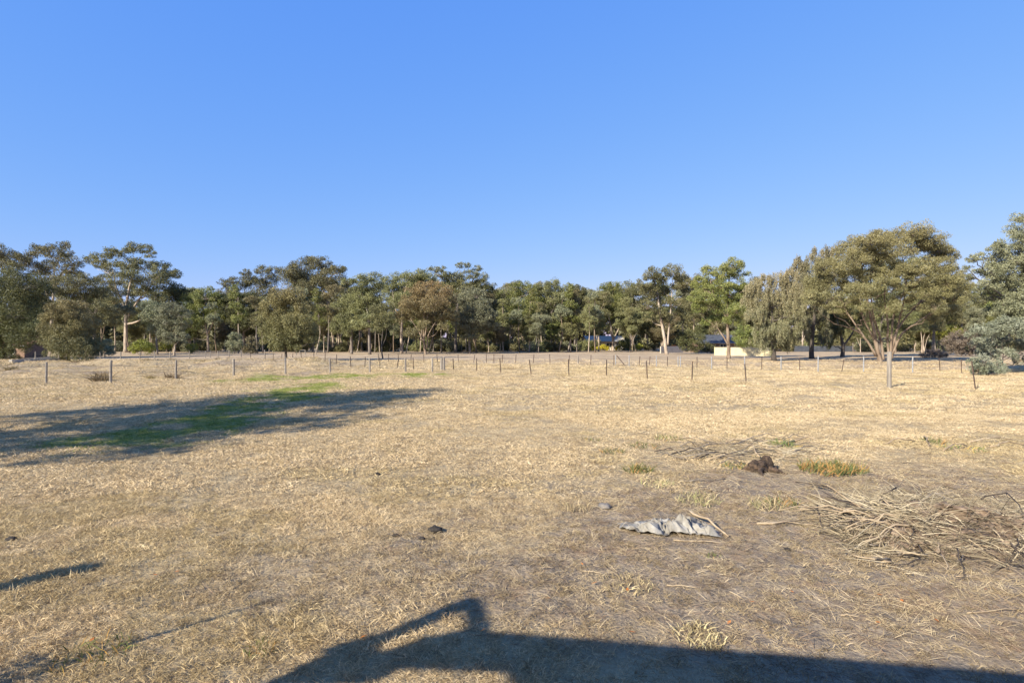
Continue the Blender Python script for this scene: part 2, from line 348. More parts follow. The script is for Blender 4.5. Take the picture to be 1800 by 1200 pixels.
def band(y0, y1, dens, seed):
    r = np.random.default_rng(seed); A = 1.0 * (y1 ** 2 - y0 ** 2); k = int(A * dens)
    y = np.sqrt(r.uniform(y0 ** 2, y1 ** 2, k)); x = y * r.uniform(-1.0, 1.0, k)
    return x, y, r
def col_mix(cols, k, r):
    c = np.array(cols); w = r.uniform(0, 1, k) * (len(c) - 1); i = np.minimum(w.astype(int), len(c) - 2); t = (w - i)[:, None]
    return c[i] * (1 - t) + c[i + 1] * t
STRAW = [(.26, .193, .11), (.45, .347, .205), (.565, .445, .275), (.64, .525, .345)]
LITTER = [(.12, .095, .07), (.28, .195, .135), (.42, .335, .225), (.60, .49, .33)]
GREENS = [(.16, .20, .04), (.29, .33, .08), (.46, .43, .17)]
FARC = [(.30, .23, .14), (.44, .35, .21), (.53, .43, .27)]
ALL = []
for (y0, y1, dens, coll, nv, s0, seed) in ((2.9, 8.5, 430, near_c, 8, 1.0, 1), (8.5, 19, 165, mid_c, 6, .95, 2), (19, 46, 34, mid_c, 6, 1.5, 3), (46, 72, 8, mid_c, 6, 2.6, 6)):
    x, y, r = band(y0, y1, dens, seed)
    lm = litter_mask(x, y); gm = green_mask(x, y)
    thick = .5 + .9 * fbm(x / .9, y / .9, 5, 3) + .5 * fbm(x / 5, y / 5, 6, 2)
    keep = (r.uniform(size=len(x)) < np.clip(.55 + .75 * thick, .15, 1) * (1 - .72 * lm)) & (gm < .45)
    keep &= (y < 46) | (r.uniform(size=len(x)) > far_mask(x, y) * .8)
    keep &= np.hypot(x - HEAP[0], (y - HEAP[1]) * 1.2) > .9
    x, y, lm, thick = x[keep], y[keep], lm[keep], thick[keep]
    sh = col_mix(STRAW, len(x), r) * (0.86 + .42 * np.clip(.5 + thick * .5, 0, 1))[:, None]
    sage = (fbm(x / 1.8, y / 1.8, 91, 3) > .22)[:, None]
    sh = np.where(sage, sh * np.array([.88, .88, .82]), sh)
    sh = sh * (1 - .35 * lm[:, None])
    ALL.append((x, y, sh, s0 * (0.55 + .75 * np.clip(.4 + thick, 0, 1.2)) * r.uniform(.7, 1.3, len(x)), coll, nv))
names = ['near_dry_grass', 'middle_dry_grass', 'distant_dry_grass', 'far_dry_grass']
labs = ['short mown straw grass in the foreground', 'mown straw grass across the middle of the paddock', 'short dry grass towards the wire fence', 'thin dry grass beyond the wire fence']
for (x, y, sh, s, coll, nv), nm, lb in zip(ALL, names, labs):
    scatter(nm, lb, np.c_[x, y, ground_z(x, y)], sh, s, coll, nv)
x, y, r = band(2.9, 13, 95, 4); lm = litter_mask(x, y)
keep = r.uniform(size=len(x)) < lm * .95 + .22; x, y = x[keep], y[keep]
scatter('loose_straw_litter', 'loose grey and straw coloured stems lying on the bare ground', np.c_[x, y, ground_z(x, y) + .004], col_mix(LITTER, len(x), r), r.uniform(.5, 1.15, len(x)), stem_c, 8, .08)
x, y, r = band(11, 42, 75, 5); gm = green_mask(x, y); keep = (r.uniform(size=len(x)) < gm * 1.1) & (x < 2); x, y = x[keep], y[keep]
scatter('green_grass', 'strip of fresh green grass running diagonally through the dry paddock', np.c_[x, y, ground_z(x, y)], col_mix(GREENS, len(x), r), r.uniform(.8, 1.5, len(x)), mid_c, 6)

# ------------------------------------------------------------------ trees
def leaf_tris(cent, size, droop, r, rhomb, aspect=.30):
    k = len(cent); d = r.normal(size=(k, 3)); d /= np.linalg.norm(d, axis=1)[:, None]
    d[:, 2] -= droop; d /= np.linalg.norm(d, axis=1)[:, None]
    s = np.cross(d, r.normal(size=(k, 3))); s /= np.linalg.norm(s, axis=1)[:, None] + 1e-9
    L = size * r.uniform(.5, 1.55, k)[:, None]; W = L * aspect * .5
    if rhomb: v = np.stack([cent - d * L * .5, cent + s * W, cent + d * L * .5, cent - s * W], 1)
    else: v = np.stack([cent - d * L * .5 + s * W, cent - d * L * .5 - s * W, cent + d * L * .5], 1)
    return v.reshape(-1, 3)
class Crown:
    def __init__(s, rhomb): s.c = []; s.t = []; s.sz = []; s.dr = []; s.rh = rhomb
    def build(s, name, matl, parent, r, young=0.0, aspect=.30):
        c = np.concatenate(s.c); t = np.concatenate(s.t); sz = np.concatenate(s.sz)[:, None]; dr = np.concatenate(s.dr)
        v = leaf_tris(c, sz, dr, r, s.rh, aspect)
        z = c[:, 2]; zz = (z - z.min()) / (np.ptp(z) + 1e-6)
        yv = np.clip(young * (zz * 1.4 - .35) + (r.uniform(size=len(z)) - .5) * young * .8, 0, 1)
        me = raw_mesh(name, v, 4 if s.rh else 3, {'tint': np.clip(t + r.normal(0, .14, len(t)), 0, 1), 'young': yv})
        me.materials.append(matl); return link(bpy.data.objects.new(name, me), parent)
def fill_lobe(cr, twigs, c, R, style, leaf, cover, r):
    """one foliage lobe at c with radii R=(rx,ry,rz)"""
    R = np.asarray(R, float); Rm = R.mean()
    R = R * (1.28 if style == 'gum' else 1.12); Rm = R.mean()
    k = {'gum': int(11 + 6 * Rm), 'dense': int(13 + 8 * Rm), 'weep': int(11 + 8 * Rm), 'bush': int(12 + 9 * Rm)}[style]
    d = r.normal(size=(k, 3)); d /= np.linalg.norm(d, axis=1)[:, None]
    if style == 'gum': d[:, 2] = d[:, 2] * .85 + .15
    elif style == 'weep': d[:, 2] = d[:, 2] * .8 + .1
    rad = r.uniform(.45, 1.0, k) ** .7
    cl = c + d * R * rad[:, None]
    area = math.pi * R[0] * R[2]; la = leaf * leaf * .33 * (.5 if not cr.rh else .5)
    per = max(12, int(cover * 1.25 * area / la / k))
    for i in range(k):
        g = r.normal(size=(per, 3)); g /= np.linalg.norm(g, axis=1)[:, None]
        cs = Rm * r.uniform(.30, .50)
        if style == 'weep': q = g * np.array([.55, .55, 1.0]) * cs * r.uniform(.15, 1.0, per)[:, None] ** .6; q[:, 2] -= np.abs(r.normal(0, .75 * cs, per))
        elif style == 'gum': q = g * np.array([1.1, 1.1, .75]) * cs * r.uniform(.2, 1.0, per)[:, None] ** .5; q[:, 2] -= .18 * (q[:, 0] ** 2 + q[:, 1] ** 2) / cs
        else: q = g * cs * r.uniform(.25, 1.0, per)[:, None] ** .5
        cr.c.append(cl[i] + q); cr.t.append(np.full(per, np.clip(.5 + r.normal(0, .2), .05, .95)))
        cr.sz.append(np.full(per, leaf)); cr.dr.append(np.full(per, {'gum': .7, 'dense': .4, 'weep': 1.6, 'bush': .1}[style]))
    if twigs is not None:
        for i in range(0, k, 2):
            s_ = c - np.array([0, 0, R[2] * .35]); mid = (s_ + cl[i]) / 2 + r.normal(0, .12, 3) * Rm
            twigs.append((bez(s_, mid, cl[i], 4), max(.012, .018 * Rm)))
TREES = 0
def tree(name, label, base, lobes, stems=None, leafmat='olive', bark='pale', style='gum', cover=2.3, r0=.22, young=.0, group='gum trees round the paddock', leaf=None, cat='tree', depth=None, spread=.55, seed=None, front=False):
    """base: foot on the ground; lobes: (px,py,radius px[,ry px]) foliage masses measured at the tree's own distance; stems: trunk lines"""
    global TREES; TREES += 1
    r = np.random.default_rng(seed or 1000 + TREES)
    bx, by = ground_at(*base) if depth is None else ((base[0] - 900) / F_PX * depth, depth)
    bz = gz(bx, by) - .05; k = by / F_PX
    o = tag(empty(name, (bx, by, bz)), label, cat, group)
    org = np.array([bx, by, bz])
    leaf = leaf or min(.30, max(.13, .0024 * by)); cr = Crown(False); twigs = []
    allx = [L[0] for L in lobes]; half = (max(allx) - min(allx)) * k / 2 + 1
    W = MB(); paths = []
    if stems is None: stems = [[base, (base[0] + r.normal(0, 3), (base[1] + lobes[0][1]) / 2), (np.mean(allx), np.mean([L[1] for L in lobes]))]]
    for si, st in enumerate(stems):
        p = [np.array([(q[0] - 900) * k, by + (r.uniform(-.12, .12) * half * (i / len(st)) if len(stems) > 1 else 0), CAM_H - (q[1] - 600) * k]) - org for i, q in enumerate(st)]
        p[0] = np.array([p[0][0], p[0][1], min(p[0][2], 0.0) if si == 0 else p[0][2]]); 
        if si == 0: p[0] = np.array([0, 0, -.15])
        p = np.array(p); t = np.linspace(0, 1, len(p)); tt = np.linspace(0, 1, 4 * len(p))
        pp = np.stack([np.interp(tt, t, p[:, a]) for a in range(3)], 1)
        for _ in range(2): pp[1:-1] = (pp[:-2] + 2 * pp[1:-1] + pp[2:]) / 4
        pp[1:] += np.cumsum(r.normal(0, .02, (len(pp) - 1, 3)) * [1, 1, 0], 0)
        rr = (r0 if si == 0 else r0 * .55) * (1 - .72 * tt ** 1.1); rr[0] *= 1.35
        paths.append((pp, rr)); W.tube(pp, rr, 8, True)
    for L in lobes:
        rx = L[2]; ry = L[3] if len(L) > 3 else rx * .78
        off = (r.uniform(-1, .45) if front else r.uniform(-1, 1)) * half * spread; d = by + off; kk = d / F_PX
        c = np.array([(L[0] - 900) * kk, d, CAM_H - (L[1] - 600) * kk]) - org; R = np.array([rx * k, (rx + ry) * .5 * k, ry * k])
        fill_lobe(cr, twigs, c, R, style, leaf, cover, r)
        best = None
        for pp, rr in paths:
            for i in range(int(len(pp) * .3), len(pp)):
                dd = np.linalg.norm(pp[i] - c) + 2.5 * max(0, pp[i][2] - (c[2] - .45 * np.hypot(*(c - pp[i])[:2])))
                if best is None or dd < best[0]: best = (dd, pp[i], rr[i])
        s_ = best[1]; e_ = c + np.array([0, 0, -.25 * R[2]])
        mid = s_ * .45 + e_ * .55 + np.array([0, 0, -.10 * np.linalg.norm(e_ - s_)]) + r.normal(0, .06, 3) * np.linalg.norm(e_ - s_)
        pth = bez(s_, mid, e_, 7); pth[1:-1] += r.normal(0, .03, (5, 3)) * np.linalg.norm(e_ - s_)
        W.tube(pth, np.linspace(min(best[2] * .75, .03 + .022 * np.linalg.norm(e_ - s_)), .02, 7), 5, False)
    for pth, rad in twigs: W.tube(pth, np.linspace(rad, rad * .4, len(pth)), 3, False)
    W.build('trunk', BARK[bark], o, True); cr.build('crown', LEAF[leafmat], o, r, young)
    return o
def copy_tree(src, loc, rz, s, label, group):
    c = src.copy(); C.objects.link(c); c.location = loc; c.rotation_euler = (0, 0, rz); c.scale = (s * 1.0, s * 1.0, s)
    c['label'] = label; c['group'] = group
    for ch in src.children:
        d = ch.copy(); C.objects.link(d); d.parent = c
    return c

# --- left group
tree('gum_tree', 'dark dense tree at the left edge overhanging the red-roofed shed', (18, 631), [(-40, 520, 38), (0, 505, 34), (40, 500, 34), (70, 512, 22), (20, 545, 36), (55, 545, 28), (-30, 570, 34), (10, 580, 32), (45, 590, 26), (-10, 615, 26), (12, 625, 18), (62, 575, 18)], None, 'dark', 'grey', 'dense', 2.6, .25, .15)
tree('gum_tree', 'tall sparse gum behind the dark left edge tree, pale forking limbs showing', (90, 622), [(0, 440, 17, 9), (-20, 452, 18, 10), (25, 458, 20, 11), (50, 452, 17, 10), (64, 441, 15, 9), (88, 440, 15, 8), (114, 432, 9, 7), (116, 445, 10, 8), (100, 452, 15, 9), (128, 464, 12, 9), (115, 474, 15, 9), (60, 474, 22, 11), (85, 468, 16, 9), (20, 470, 18, 9), (130, 484, 11, 8), (95, 490, 14, 8)], [[(90, 622), (92, 560), (95, 500), (98, 470)], [(92, 545), (78, 500), (68, 470)], [(95, 510), (108, 480), (118, 468)]], 'olive', 'pale', 'gum', 2.0, .32)
tree('round_tree', 'low rounded tree with reddish brown tips near the left end of the fence', (122, 637), [(110, 545, 22), (135, 548, 20), (95, 572, 22), (125, 572, 26), (150, 570, 20), (92, 598, 20), (120, 600, 28), (152, 598, 22), (105, 618, 20), (140, 618, 22), (164, 612, 14)], None, 'olive', 'dark', 'dense', 3.0, .16, .4)
tree('gum_tree', 'mid-sized olive gum between the round tree and the tall spreading gum', (165, 624), [(110, 505, 20, 14), (135, 498, 22, 14), (160, 505, 20, 14), (180, 520, 18, 13), (100, 530, 20, 14), (130, 528, 24, 15), (165, 545, 22, 15), (185, 560, 18, 13), (150, 575, 18, 12)], None, 'olive', 'grey', 'gum', 2.2, .25)
tree('gum_tree', 'tallest spreading gum on the left with pale straight trunk', (221, 619), [(160, 457, 10, 8), (176, 455, 12, 9), (196, 447, 13, 9), (212, 443, 12, 8), (236, 435, 12, 8), (254, 438, 11, 8), (264, 448, 9, 7), (200, 470, 18, 10), (225, 464, 18, 10), (250, 468, 18, 11), (280, 472, 14, 10), (297, 479, 11, 8), (309, 482, 9, 7), (288, 490, 18, 11), (265, 492, 20, 12), (235, 488, 20, 12), (208, 490, 16, 10), (186, 492, 14, 8), (205, 508, 15, 9), (255, 512, 18, 10), (290, 510, 18, 11), (275, 525, 14, 10), (175, 466, 9, 6), (198, 530, 14, 8)], [[(221, 619), (221, 580), (223, 540), (228, 500), (238, 462)], [(222, 560), (250, 520), (272, 495)], [(222, 545), (205, 510), (195, 475)]], 'olive', 'pale', 'gum', 2.0, .42)
tree('gum_tree', 'small grey-green gum right of the tall spreading gum', (306, 625), [(300, 545, 16), (318, 552, 13), (292, 566, 15), (312, 572, 16), (300, 592, 16), (318, 592, 11)], None, 'grey', 'pale', 'gum', 2.4, .16)
tree('gum_tree', 'pale olive gum just right of the spreading gum trunk', (277, 623), [(262, 540, 14), (280, 545, 15), (266, 560, 14), (285, 565, 13), (272, 580, 12)], None, 'grey', 'grey', 'gum', 2.2, .16)
tree('gum_tree', 'rounded yellow-green gum with forked pale trunk behind the left paddock', (366, 619), [(340, 527, 16), (362, 520, 17), (382, 528, 13), (334, 547, 15), (358, 543, 18), (380, 546, 14), (336, 572, 14), (352, 562, 13), (388, 560, 11), (334, 588, 9)], [[(366, 619), (366, 590), (362, 565), (355, 540)], [(366, 585), (378, 562), (384, 545)]], 'green', 'pale', 'gum', 2.5, .25)
tree('gum_tree', 'dark flat-topped gum behind and right of the rounded yellow-green gum', (428, 619), [(395, 527, 16, 10), (415, 524, 17, 10), (436, 528, 17, 11), (405, 545, 14, 10), (430, 548, 17, 12), (446, 545, 11, 9), (418, 566, 15, 12), (440, 572, 13, 12)], [[(428, 619), (428, 580), (426, 545)], [(424, 600), (420, 560), (412, 535)]], 'dark', 'grey', 'gum', 2.3, .3)
tree('gum_tree', 'tall thin gum with wispy top behind the dark flat-topped gum', (455, 617), [(398, 498, 10, 6), (412, 494, 10, 6), (402, 508, 9, 5), (432, 480, 8, 6), (440, 493, 14, 9), (462, 476, 11, 8), (480, 478, 12, 8), (425, 503, 13, 8), (452, 500, 17, 11), (475, 495, 15, 10), (445, 520, 17, 11), (470, 520, 16, 12)], [[(455, 617), (455, 570), (452, 530), (458, 490)], [(454, 560), (430, 520), (408, 500)]], 'olive', 'grey', 'gum', 2.0, .3)
tree('gum_tree', 'big dome-crowned gum towering behind the dark round paddock tree', (585, 618), [(510, 480, 16, 11), (530, 470, 18, 11), (545, 460, 14, 8), (562, 463, 16, 10), (575, 470, 13, 10), (590, 478, 13, 9), (601, 474, 8, 5), (520, 492, 20, 13), (548, 487, 22, 13), (575, 492, 20, 13), (596, 500, 15, 12), (540, 508, 20, 13), (570, 515, 22, 13), (600, 522, 16, 13), (565, 540, 18, 12), (592, 548, 17, 12), (575, 565, 14, 10)], [[(585, 618), (584, 580), (576, 530), (558, 485)], [(549, 620.5), (553, 602), (575, 579), (588, 555)], [(580, 550), (545, 510), (528, 485)]], 'olive', 'pale', 'gum', 2.1, .4)
tree('paddock_tree', 'dense round dark tree with brown top standing alone in the left paddock', (504, 634.5), [(495, 520, 20), (520, 524, 18), (477, 540, 20), (505, 542, 24), (532, 545, 18), (470, 566, 18), (496, 566, 24), (525, 570, 24), (545, 575, 14), (472, 588, 18), (500, 590, 24), (530, 592, 22), (548, 592, 12), (486, 606, 13), (520, 606, 14)], [[(504, 634.5), (504, 612), (503, 580), (503, 545)]], 'olive', 'dark', 'dense', 3.1, .16, .45, spread=.45)
# --- centre group
tree('gum_tree', 'slender gum with grey upright trunk left of centre', (617.5, 622), [(600, 540, 14), (615, 530, 15), (628, 545, 12), (604, 560, 14), (622, 565, 13), (595, 575, 12), (612, 582, 12)], [[(617.5, 622), (618, 590), (614, 555)], [(618, 595), (605, 570), (600, 555)]], 'olive', 'grey', 'gum', 2.1, .28)
tree('gum_tree', 'bushy olive gum with flat feathery top left of centre', (650, 623), [(612, 496, 12, 6), (632, 492, 14, 7), (656, 488, 13, 7), (630, 506, 16, 11), (652, 503, 17, 12), (640, 525, 19, 14), (662, 522, 15, 12), (630, 545, 14, 12), (652, 545, 17, 13), (646, 564, 15, 11), (665, 560, 12, 10), (634, 570, 12, 9)], None, 'olive', 'grey', 'gum', 2.3, .26)
tree('sapling', 'thin dark-stemmed sapling standing forward of the tree line left of centre', (673, 630.5), [(668, 545, 12), (680, 540, 11), (662, 562, 11), (678, 560, 12), (671, 575, 11), (662, 580, 9), (682, 575, 9)], [[(673, 630.5), (671, 605), (673, 585), (672, 555)], [(671.5, 608), (678, 595), (681, 575)]], 'olive', 'dark', 'gum', 2.1, .10)
tree('gum_tree', 'broad olive gum with wispy top between bushy gum and brown-topped gum', (706, 621), [(685, 492, 13, 7), (702, 487, 14, 7), (722, 486, 15, 7), (742, 484, 14, 7), (752, 492, 12, 7), (690, 505, 16, 11), (712, 502, 18, 11), (735, 500, 17, 10), (692, 525, 15, 12), (708, 528, 16, 13), (690, 550, 14, 12), (702, 560, 13, 11), (740, 478, 7, 4)], [[(706, 621), (705, 580), (708, 530), (715, 495)], [(705, 570), (694, 540), (690, 510)]], 'olive', 'pale', 'gum', 2.2, .3)
tree('gum_tree', 'rusty-topped spreading gum with fanned pale limbs at centre left', (748, 622.5), [(728, 520, 16), (748, 512, 18), (772, 514, 18), (790, 525, 14), (716, 536, 14), (738, 532, 18), (762, 534, 20), (786, 542, 15), (708, 555, 13), (726, 552, 14), (748, 558, 12), (778, 556, 15), (796, 556, 11), (745, 572, 10), (722, 585, 11), (778, 574, 9)], [[(748, 622.5), (745, 605), (744, 580), (746, 545)], [(745, 602), (735, 580), (722, 560)], [(750, 612), (752, 590), (762, 570), (772, 560)], [(746, 595), (750, 570), (752, 545)]], 'brown', 'tan', 'gum', 2.3, .26, .45)
tree('gum_tree', 'tall gum with round tufts on bare stalks above the rusty-topped gum', (800, 619), [(762, 474, 8, 5.5), (776, 473, 7, 4.5), (777, 483, 11, 6), (807, 467, 6, 5), (820, 467, 7, 4.5), (838, 472, 8, 5.5), (826, 483, 9, 7), (845, 489, 12, 7), (797, 490, 18, 10), (775, 498, 17, 9), (822, 497, 17, 10), (810, 510, 20, 12), (784, 505, 15, 9), (838, 504, 12, 8), (832, 516, 14, 10)], [[(800, 619), (802, 570), (806, 520), (812, 490)], [(805, 530), (826, 500), (838, 480)], [(804, 520), (785, 498), (768, 480)]], 'olive', 'grey', 'gum', 2.1, .34)
tree('gum_tree', 'dense grey-green gum with leaning bare pole at its foot, right of rusty-topped gum', (826, 621), [(815, 525, 16), (836, 520, 15), (852, 535, 13), (816, 548, 16), (840, 548, 17), (860, 555, 12), (812, 570, 14), (835, 574, 16), (856, 578, 13), (824, 590, 12), (868, 572, 10), (846, 560, 14)], None, 'grey', 'grey', 'gum', 2.4, .25)
tree('gum_tree', 'thin-stalked gum with a lone tuft on its right, at centre', (872, 618), [(861, 508, 5, 5), (857, 520, 8, 7), (866, 540, 12, 10), (876, 555, 12, 11), (884, 572, 11, 10), (868, 570, 10, 9)], None, 'dark', 'grey', 'gum', 2.2, .22)
tree('gum_tree', 'leafy olive gum with slim pale trunk right of centre', (897, 616.5), [(905, 505, 9, 6), (920, 500, 10, 6), (934, 507, 9, 6), (885, 522, 14, 9), (905, 518, 16, 9), (928, 518, 17, 11), (940, 530, 12, 10), (876, 535, 12, 9), (896, 538, 18, 12), (920, 540, 18, 12), (890, 556, 14, 11), (912, 562, 16, 11), (934, 560, 14, 12), (945, 575, 11, 9), (925, 582, 12, 9)], [[(897, 616.5), (897, 590), (898, 560), (908, 525)], [(918, 616), (910, 590), (912, 560)]], 'green', 'pale', 'gum', 2.2, .26)
tree('gum_tree', 'upright dark-stemmed gum with white upper fork right of centre', (968.5, 616.5), [(958, 506, 12, 9), (972, 501, 13, 8), (984, 513, 11, 9), (952, 524, 13, 10), (972, 522, 16, 11), (960, 542, 13, 10), (982, 540, 12, 11), (950, 556, 12, 9), (972, 560, 11, 9), (948, 505, 8, 5)], [[(968.5, 616.5), (969, 580), (970, 548), (966, 530)], [(970, 550), (978, 530), (980, 518)]], 'olive', 'grey', 'gum', 2.1, .26)
tree('gum_tree', 'grey-green gum with peaked crown between dark-stemmed gum and forked gum', (1009, 616), [(1010, 508, 10, 7), (1000, 516, 13, 9), (1020, 518, 12, 9), (995, 535, 15, 11), (1016, 535, 15, 11), (1002, 555, 16, 12), (1022, 553, 13, 11), (993, 570, 12, 10), (1014, 572, 13, 10)], None, 'olive', 'grey', 'gum', 2.3, .25)
tree('gum_tree', 'forked pale-trunked gum with umbrella crown beside the yellow shrubs', (1077, 616.5), [(1066, 506, 11, 7), (1078, 502, 9, 6), (1054, 525, 15, 10), (1074, 521, 17, 9), (1090, 525, 12, 10), (1045, 545, 13, 10), (1066, 540, 16, 9), (1088, 545, 14, 9), (1038, 560, 12, 10), (1052, 563, 11, 8), (1098, 560, 11, 8), (1084, 532, 13, 8)], [[(1077, 616.5), (1078, 596), (1074, 575), (1070, 550)], [(1078, 598), (1087, 580), (1093, 565)], [(1077, 592), (1066, 572), (1058, 560)]], 'green', 'pale', 'gum', 2.1, .34)
tree('gum_tree', 'bushy dark gum filling the gap left of the tall two-lobed gum', (1112, 615), [(1105, 516, 13, 10), (1120, 512, 13, 10), (1108, 535, 15, 12), (1126, 535, 13, 12), (1114, 555, 14, 11), (1100, 575, 12, 10), (1124, 572, 12, 10)], None, 'olive', 'grey', 'gum', 2.4, .26)
tree('gum_tree', 'tall two-lobed gum with leaning pale trunk before the beige block wall', (1172, 622.5), [(1146, 482, 14), (1160, 490, 12), (1182, 477, 15), (1194, 488, 12), (1206, 496, 8), (1134, 500, 12), (1142, 512, 15), (1165, 512, 9), (1192, 502, 11), (1206, 512, 7), (1150, 530, 13), (1138, 538, 12), (1176, 530, 9), (1200, 530, 7), (1158, 550, 11), (1190, 548, 12), (1178, 560, 10), (1140, 560, 9)], [[(1172, 622.5), (1169, 600), (1164, 572), (1159, 545), (1158, 515), (1150, 490)], [(1174, 606), (1176, 575), (1180, 540), (1182, 490)]], 'olive', 'pale', 'gum', 2.3, .32)
tree('gum_tree', 'tall bright olive gum with tan trunk in front of the cream fence', (1280.5, 630), [(1287, 468, 16, 11), (1300, 480, 14, 11), (1272, 482, 14, 10), (1248, 476, 12, 9), (1254, 490, 15, 10), (1230, 498, 13, 10), (1240, 508, 15, 10), (1268, 502, 15, 10), (1300, 500, 11, 9), (1222, 522, 12, 11), (1243, 526, 14, 9), (1284, 516, 19, 13), (1302, 524, 13, 12), (1228, 540, 11, 9), (1274, 540, 18, 13), (1296, 545, 14, 12), (1256, 556, 14, 9), (1244, 566, 10, 7), (1285, 565, 12, 9), (1312, 505, 8, 7)], [[(1280.5, 630), (1281, 600), (1279, 570), (1278, 535), (1284, 490)], [(1280, 606), (1270, 590), (1262, 575)], [(1279, 560), (1258, 530), (1248, 495)]], 'green', 'tan', 'gum', 2.4, .27, .35)
# --- right group
tree('weeping_tree', 'grey-brown weeping tree with foliage hanging to the ground right of cream fence', (1360, 634), [(1325, 505, 16), (1345, 497, 18), (1368, 490, 18), (1390, 485, 16), (1318, 528, 14), (1338, 525, 20), (1362, 520, 22), (1388, 515, 22), (1330, 552, 17), (1355, 550, 22), (1382, 548, 22), (1402, 540, 16), (1342, 575, 18), (1368, 578, 20), (1395, 575, 18), (1332, 595, 13, 14), (1352, 603, 13, 16), (1385, 600, 14, 14)], None, 'weep', 'dark', 'weep', 2.6, .28, .5)
tree('weeping_tree', 'dark-trunked weeping tree just left of the big multi-limbed gum', (1427, 632), [(1400, 470, 16), (1420, 460, 18), (1442, 450, 18), (1462, 442, 16), (1405, 495, 20), (1430, 485, 22), (1455, 475, 20), (1410, 520, 18), (1435, 512, 20), (1422, 545, 18), (1408, 565, 15), (1442, 560, 14), (1450, 590, 10, 16), (1415, 590, 12, 12)], [[(1427, 632), (1428, 600), (1432, 560), (1432, 500)], [(1430, 580), (1412, 555), (1406, 530)]], 'weep', 'dark', 'weep', 2.4, .34, .25, depth=76)
tree('weeping_tree', 'dark shaded tree with low fork behind the big gum on its left', (1480, 629), [(1455, 555, 14, 16), (1475, 548, 16, 14), (1462, 580, 13, 16), (1500, 560, 14, 12), (1480, 575, 12, 12), (1455, 600, 8, 12)], [[(1480, 629), (1481, 610), (1478, 585), (1470, 560)], [(1482, 608), (1496, 588), (1502, 570)]], 'dark', 'dark', 'weep', 2.6, .32, depth=84)
tree('big_gum', 'biggest gum on the right, broad domed crown over many fanned tan limbs', (1548, 636), [(1440, 500, 20.5, 16.2), (1462, 478, 22.8, 16.2), (1480, 455, 20.5, 13.9), (1505, 432, 20.5, 13.9), (1530, 424, 19.4, 12.8), (1552, 426, 19.4, 12.8), (1580, 416, 20.5, 12.8), (1605, 410, 22.8, 13.9), (1630, 420, 20.5, 13.9), (1650, 438, 18.2, 13.9), (1500, 462, 25.1, 17.4), (1532, 450, 25.1, 16.2), (1565, 442, 25.1, 15.1), (1600, 435, 25.1, 16.2), (1632, 448, 22.8, 16.2), (1655, 465, 18.2, 13.9), (1470, 508, 22.8, 16.2), (1500, 495, 20.5, 13.9), (1455, 528, 17.1, 13.9), (1485, 530, 19.4, 12.8), (1530, 482, 20.5, 12.8), (1560, 475, 19.4, 12.8), (1600, 472, 20.5, 12.8), (1635, 478, 20.5, 15.1), (1662, 495, 18.2, 15.1), (1686, 502, 17.1, 13.9), (1676, 522, 17.1, 13.9), (1650, 515, 16.0, 11.6), (1562, 540, 18.2, 9.3), (1515, 512, 19.4, 11.6), (1545, 500, 17.1, 10.4), (1580, 498, 16.0, 10.4), (1610, 500, 17.1, 11.6), (1435, 518, 16.0, 13.9), (1590, 525, 14.8, 9.3), (1625, 515, 17.1, 11.6), (1470, 545, 13.7, 10.4), (1520, 540, 12.5, 8.1), (1448, 470, 16.0, 11.6), (1490, 475, 18.2, 12.8), (1665, 545, 12.5, 9.3), (1498, 552, 12.5, 8.1), (1635, 560, 13.7, 8.1), (1620, 540, 18.2, 9.3), (1645, 540, 16.0, 11.6), (1668, 452, 13, 11), (1672, 480, 15, 12), (1690, 488, 12, 10), (1430, 505, 16, 12), (1425, 525, 12, 12), (1550, 414, 13, 9), (1515, 445, 18, 12), (1575, 458, 18, 12), (1618, 488, 16, 11), (1590, 482, 16, 10), (1545, 478, 16, 10), (1505, 505, 15, 10), (1645, 498, 15, 11)],
     [[(1548, 636), (1543, 612), (1537, 585), (1530, 550), (1520, 505), (1512, 470)], [(1540, 625), (1520, 595), (1500, 570), (1490, 545), (1480, 530)], [(1545, 622), (1534, 590), (1512, 560), (1504, 520)], [(1553, 632), (1550, 600), (1538, 560), (1530, 520), (1534, 470)], [(1562, 634), (1562, 600), (1560, 560), (1556, 520), (1560, 480)], [(1565, 634), (1566, 590), (1575, 550), (1588, 510), (1600, 465)], [(1567, 630), (1570, 595), (1592, 560), (1615, 530), (1640, 500)], [(1564, 625), (1574, 590), (1582, 545), (1588, 500), (1582, 450)], [(1568, 622), (1585, 585), (1620, 562), (1650, 540)]],
     'brown', 'tan', 'gum', 2.3, .25, .15, seed=77, spread=.5, front=True)
tree('gum_tree', 'olive leafy gum directly behind the limbs of the big gum', (1545, 627), [(1500, 520, 20), (1535, 505, 22), (1570, 505, 22), (1605, 515, 20), (1515, 550, 20), (1550, 545, 22), (1590, 548, 22), (1530, 580, 16), (1575, 582, 18), (1610, 575, 15), (1600, 470, 20), (1545, 465, 20)], None, 'olive', 'grey', 'gum', 2.4, .25)
tree('gum_tree', 'olive gum behind the right side of the big gum', (1640, 624), [(1630, 505, 20), (1660, 510, 18), (1685, 520, 14), (1625, 540, 18), (1655, 545, 18), (1640, 570, 16), (1675, 560, 14), (1680, 540, 14)], None, 'olive', 'grey', 'gum', 2.5, .25)
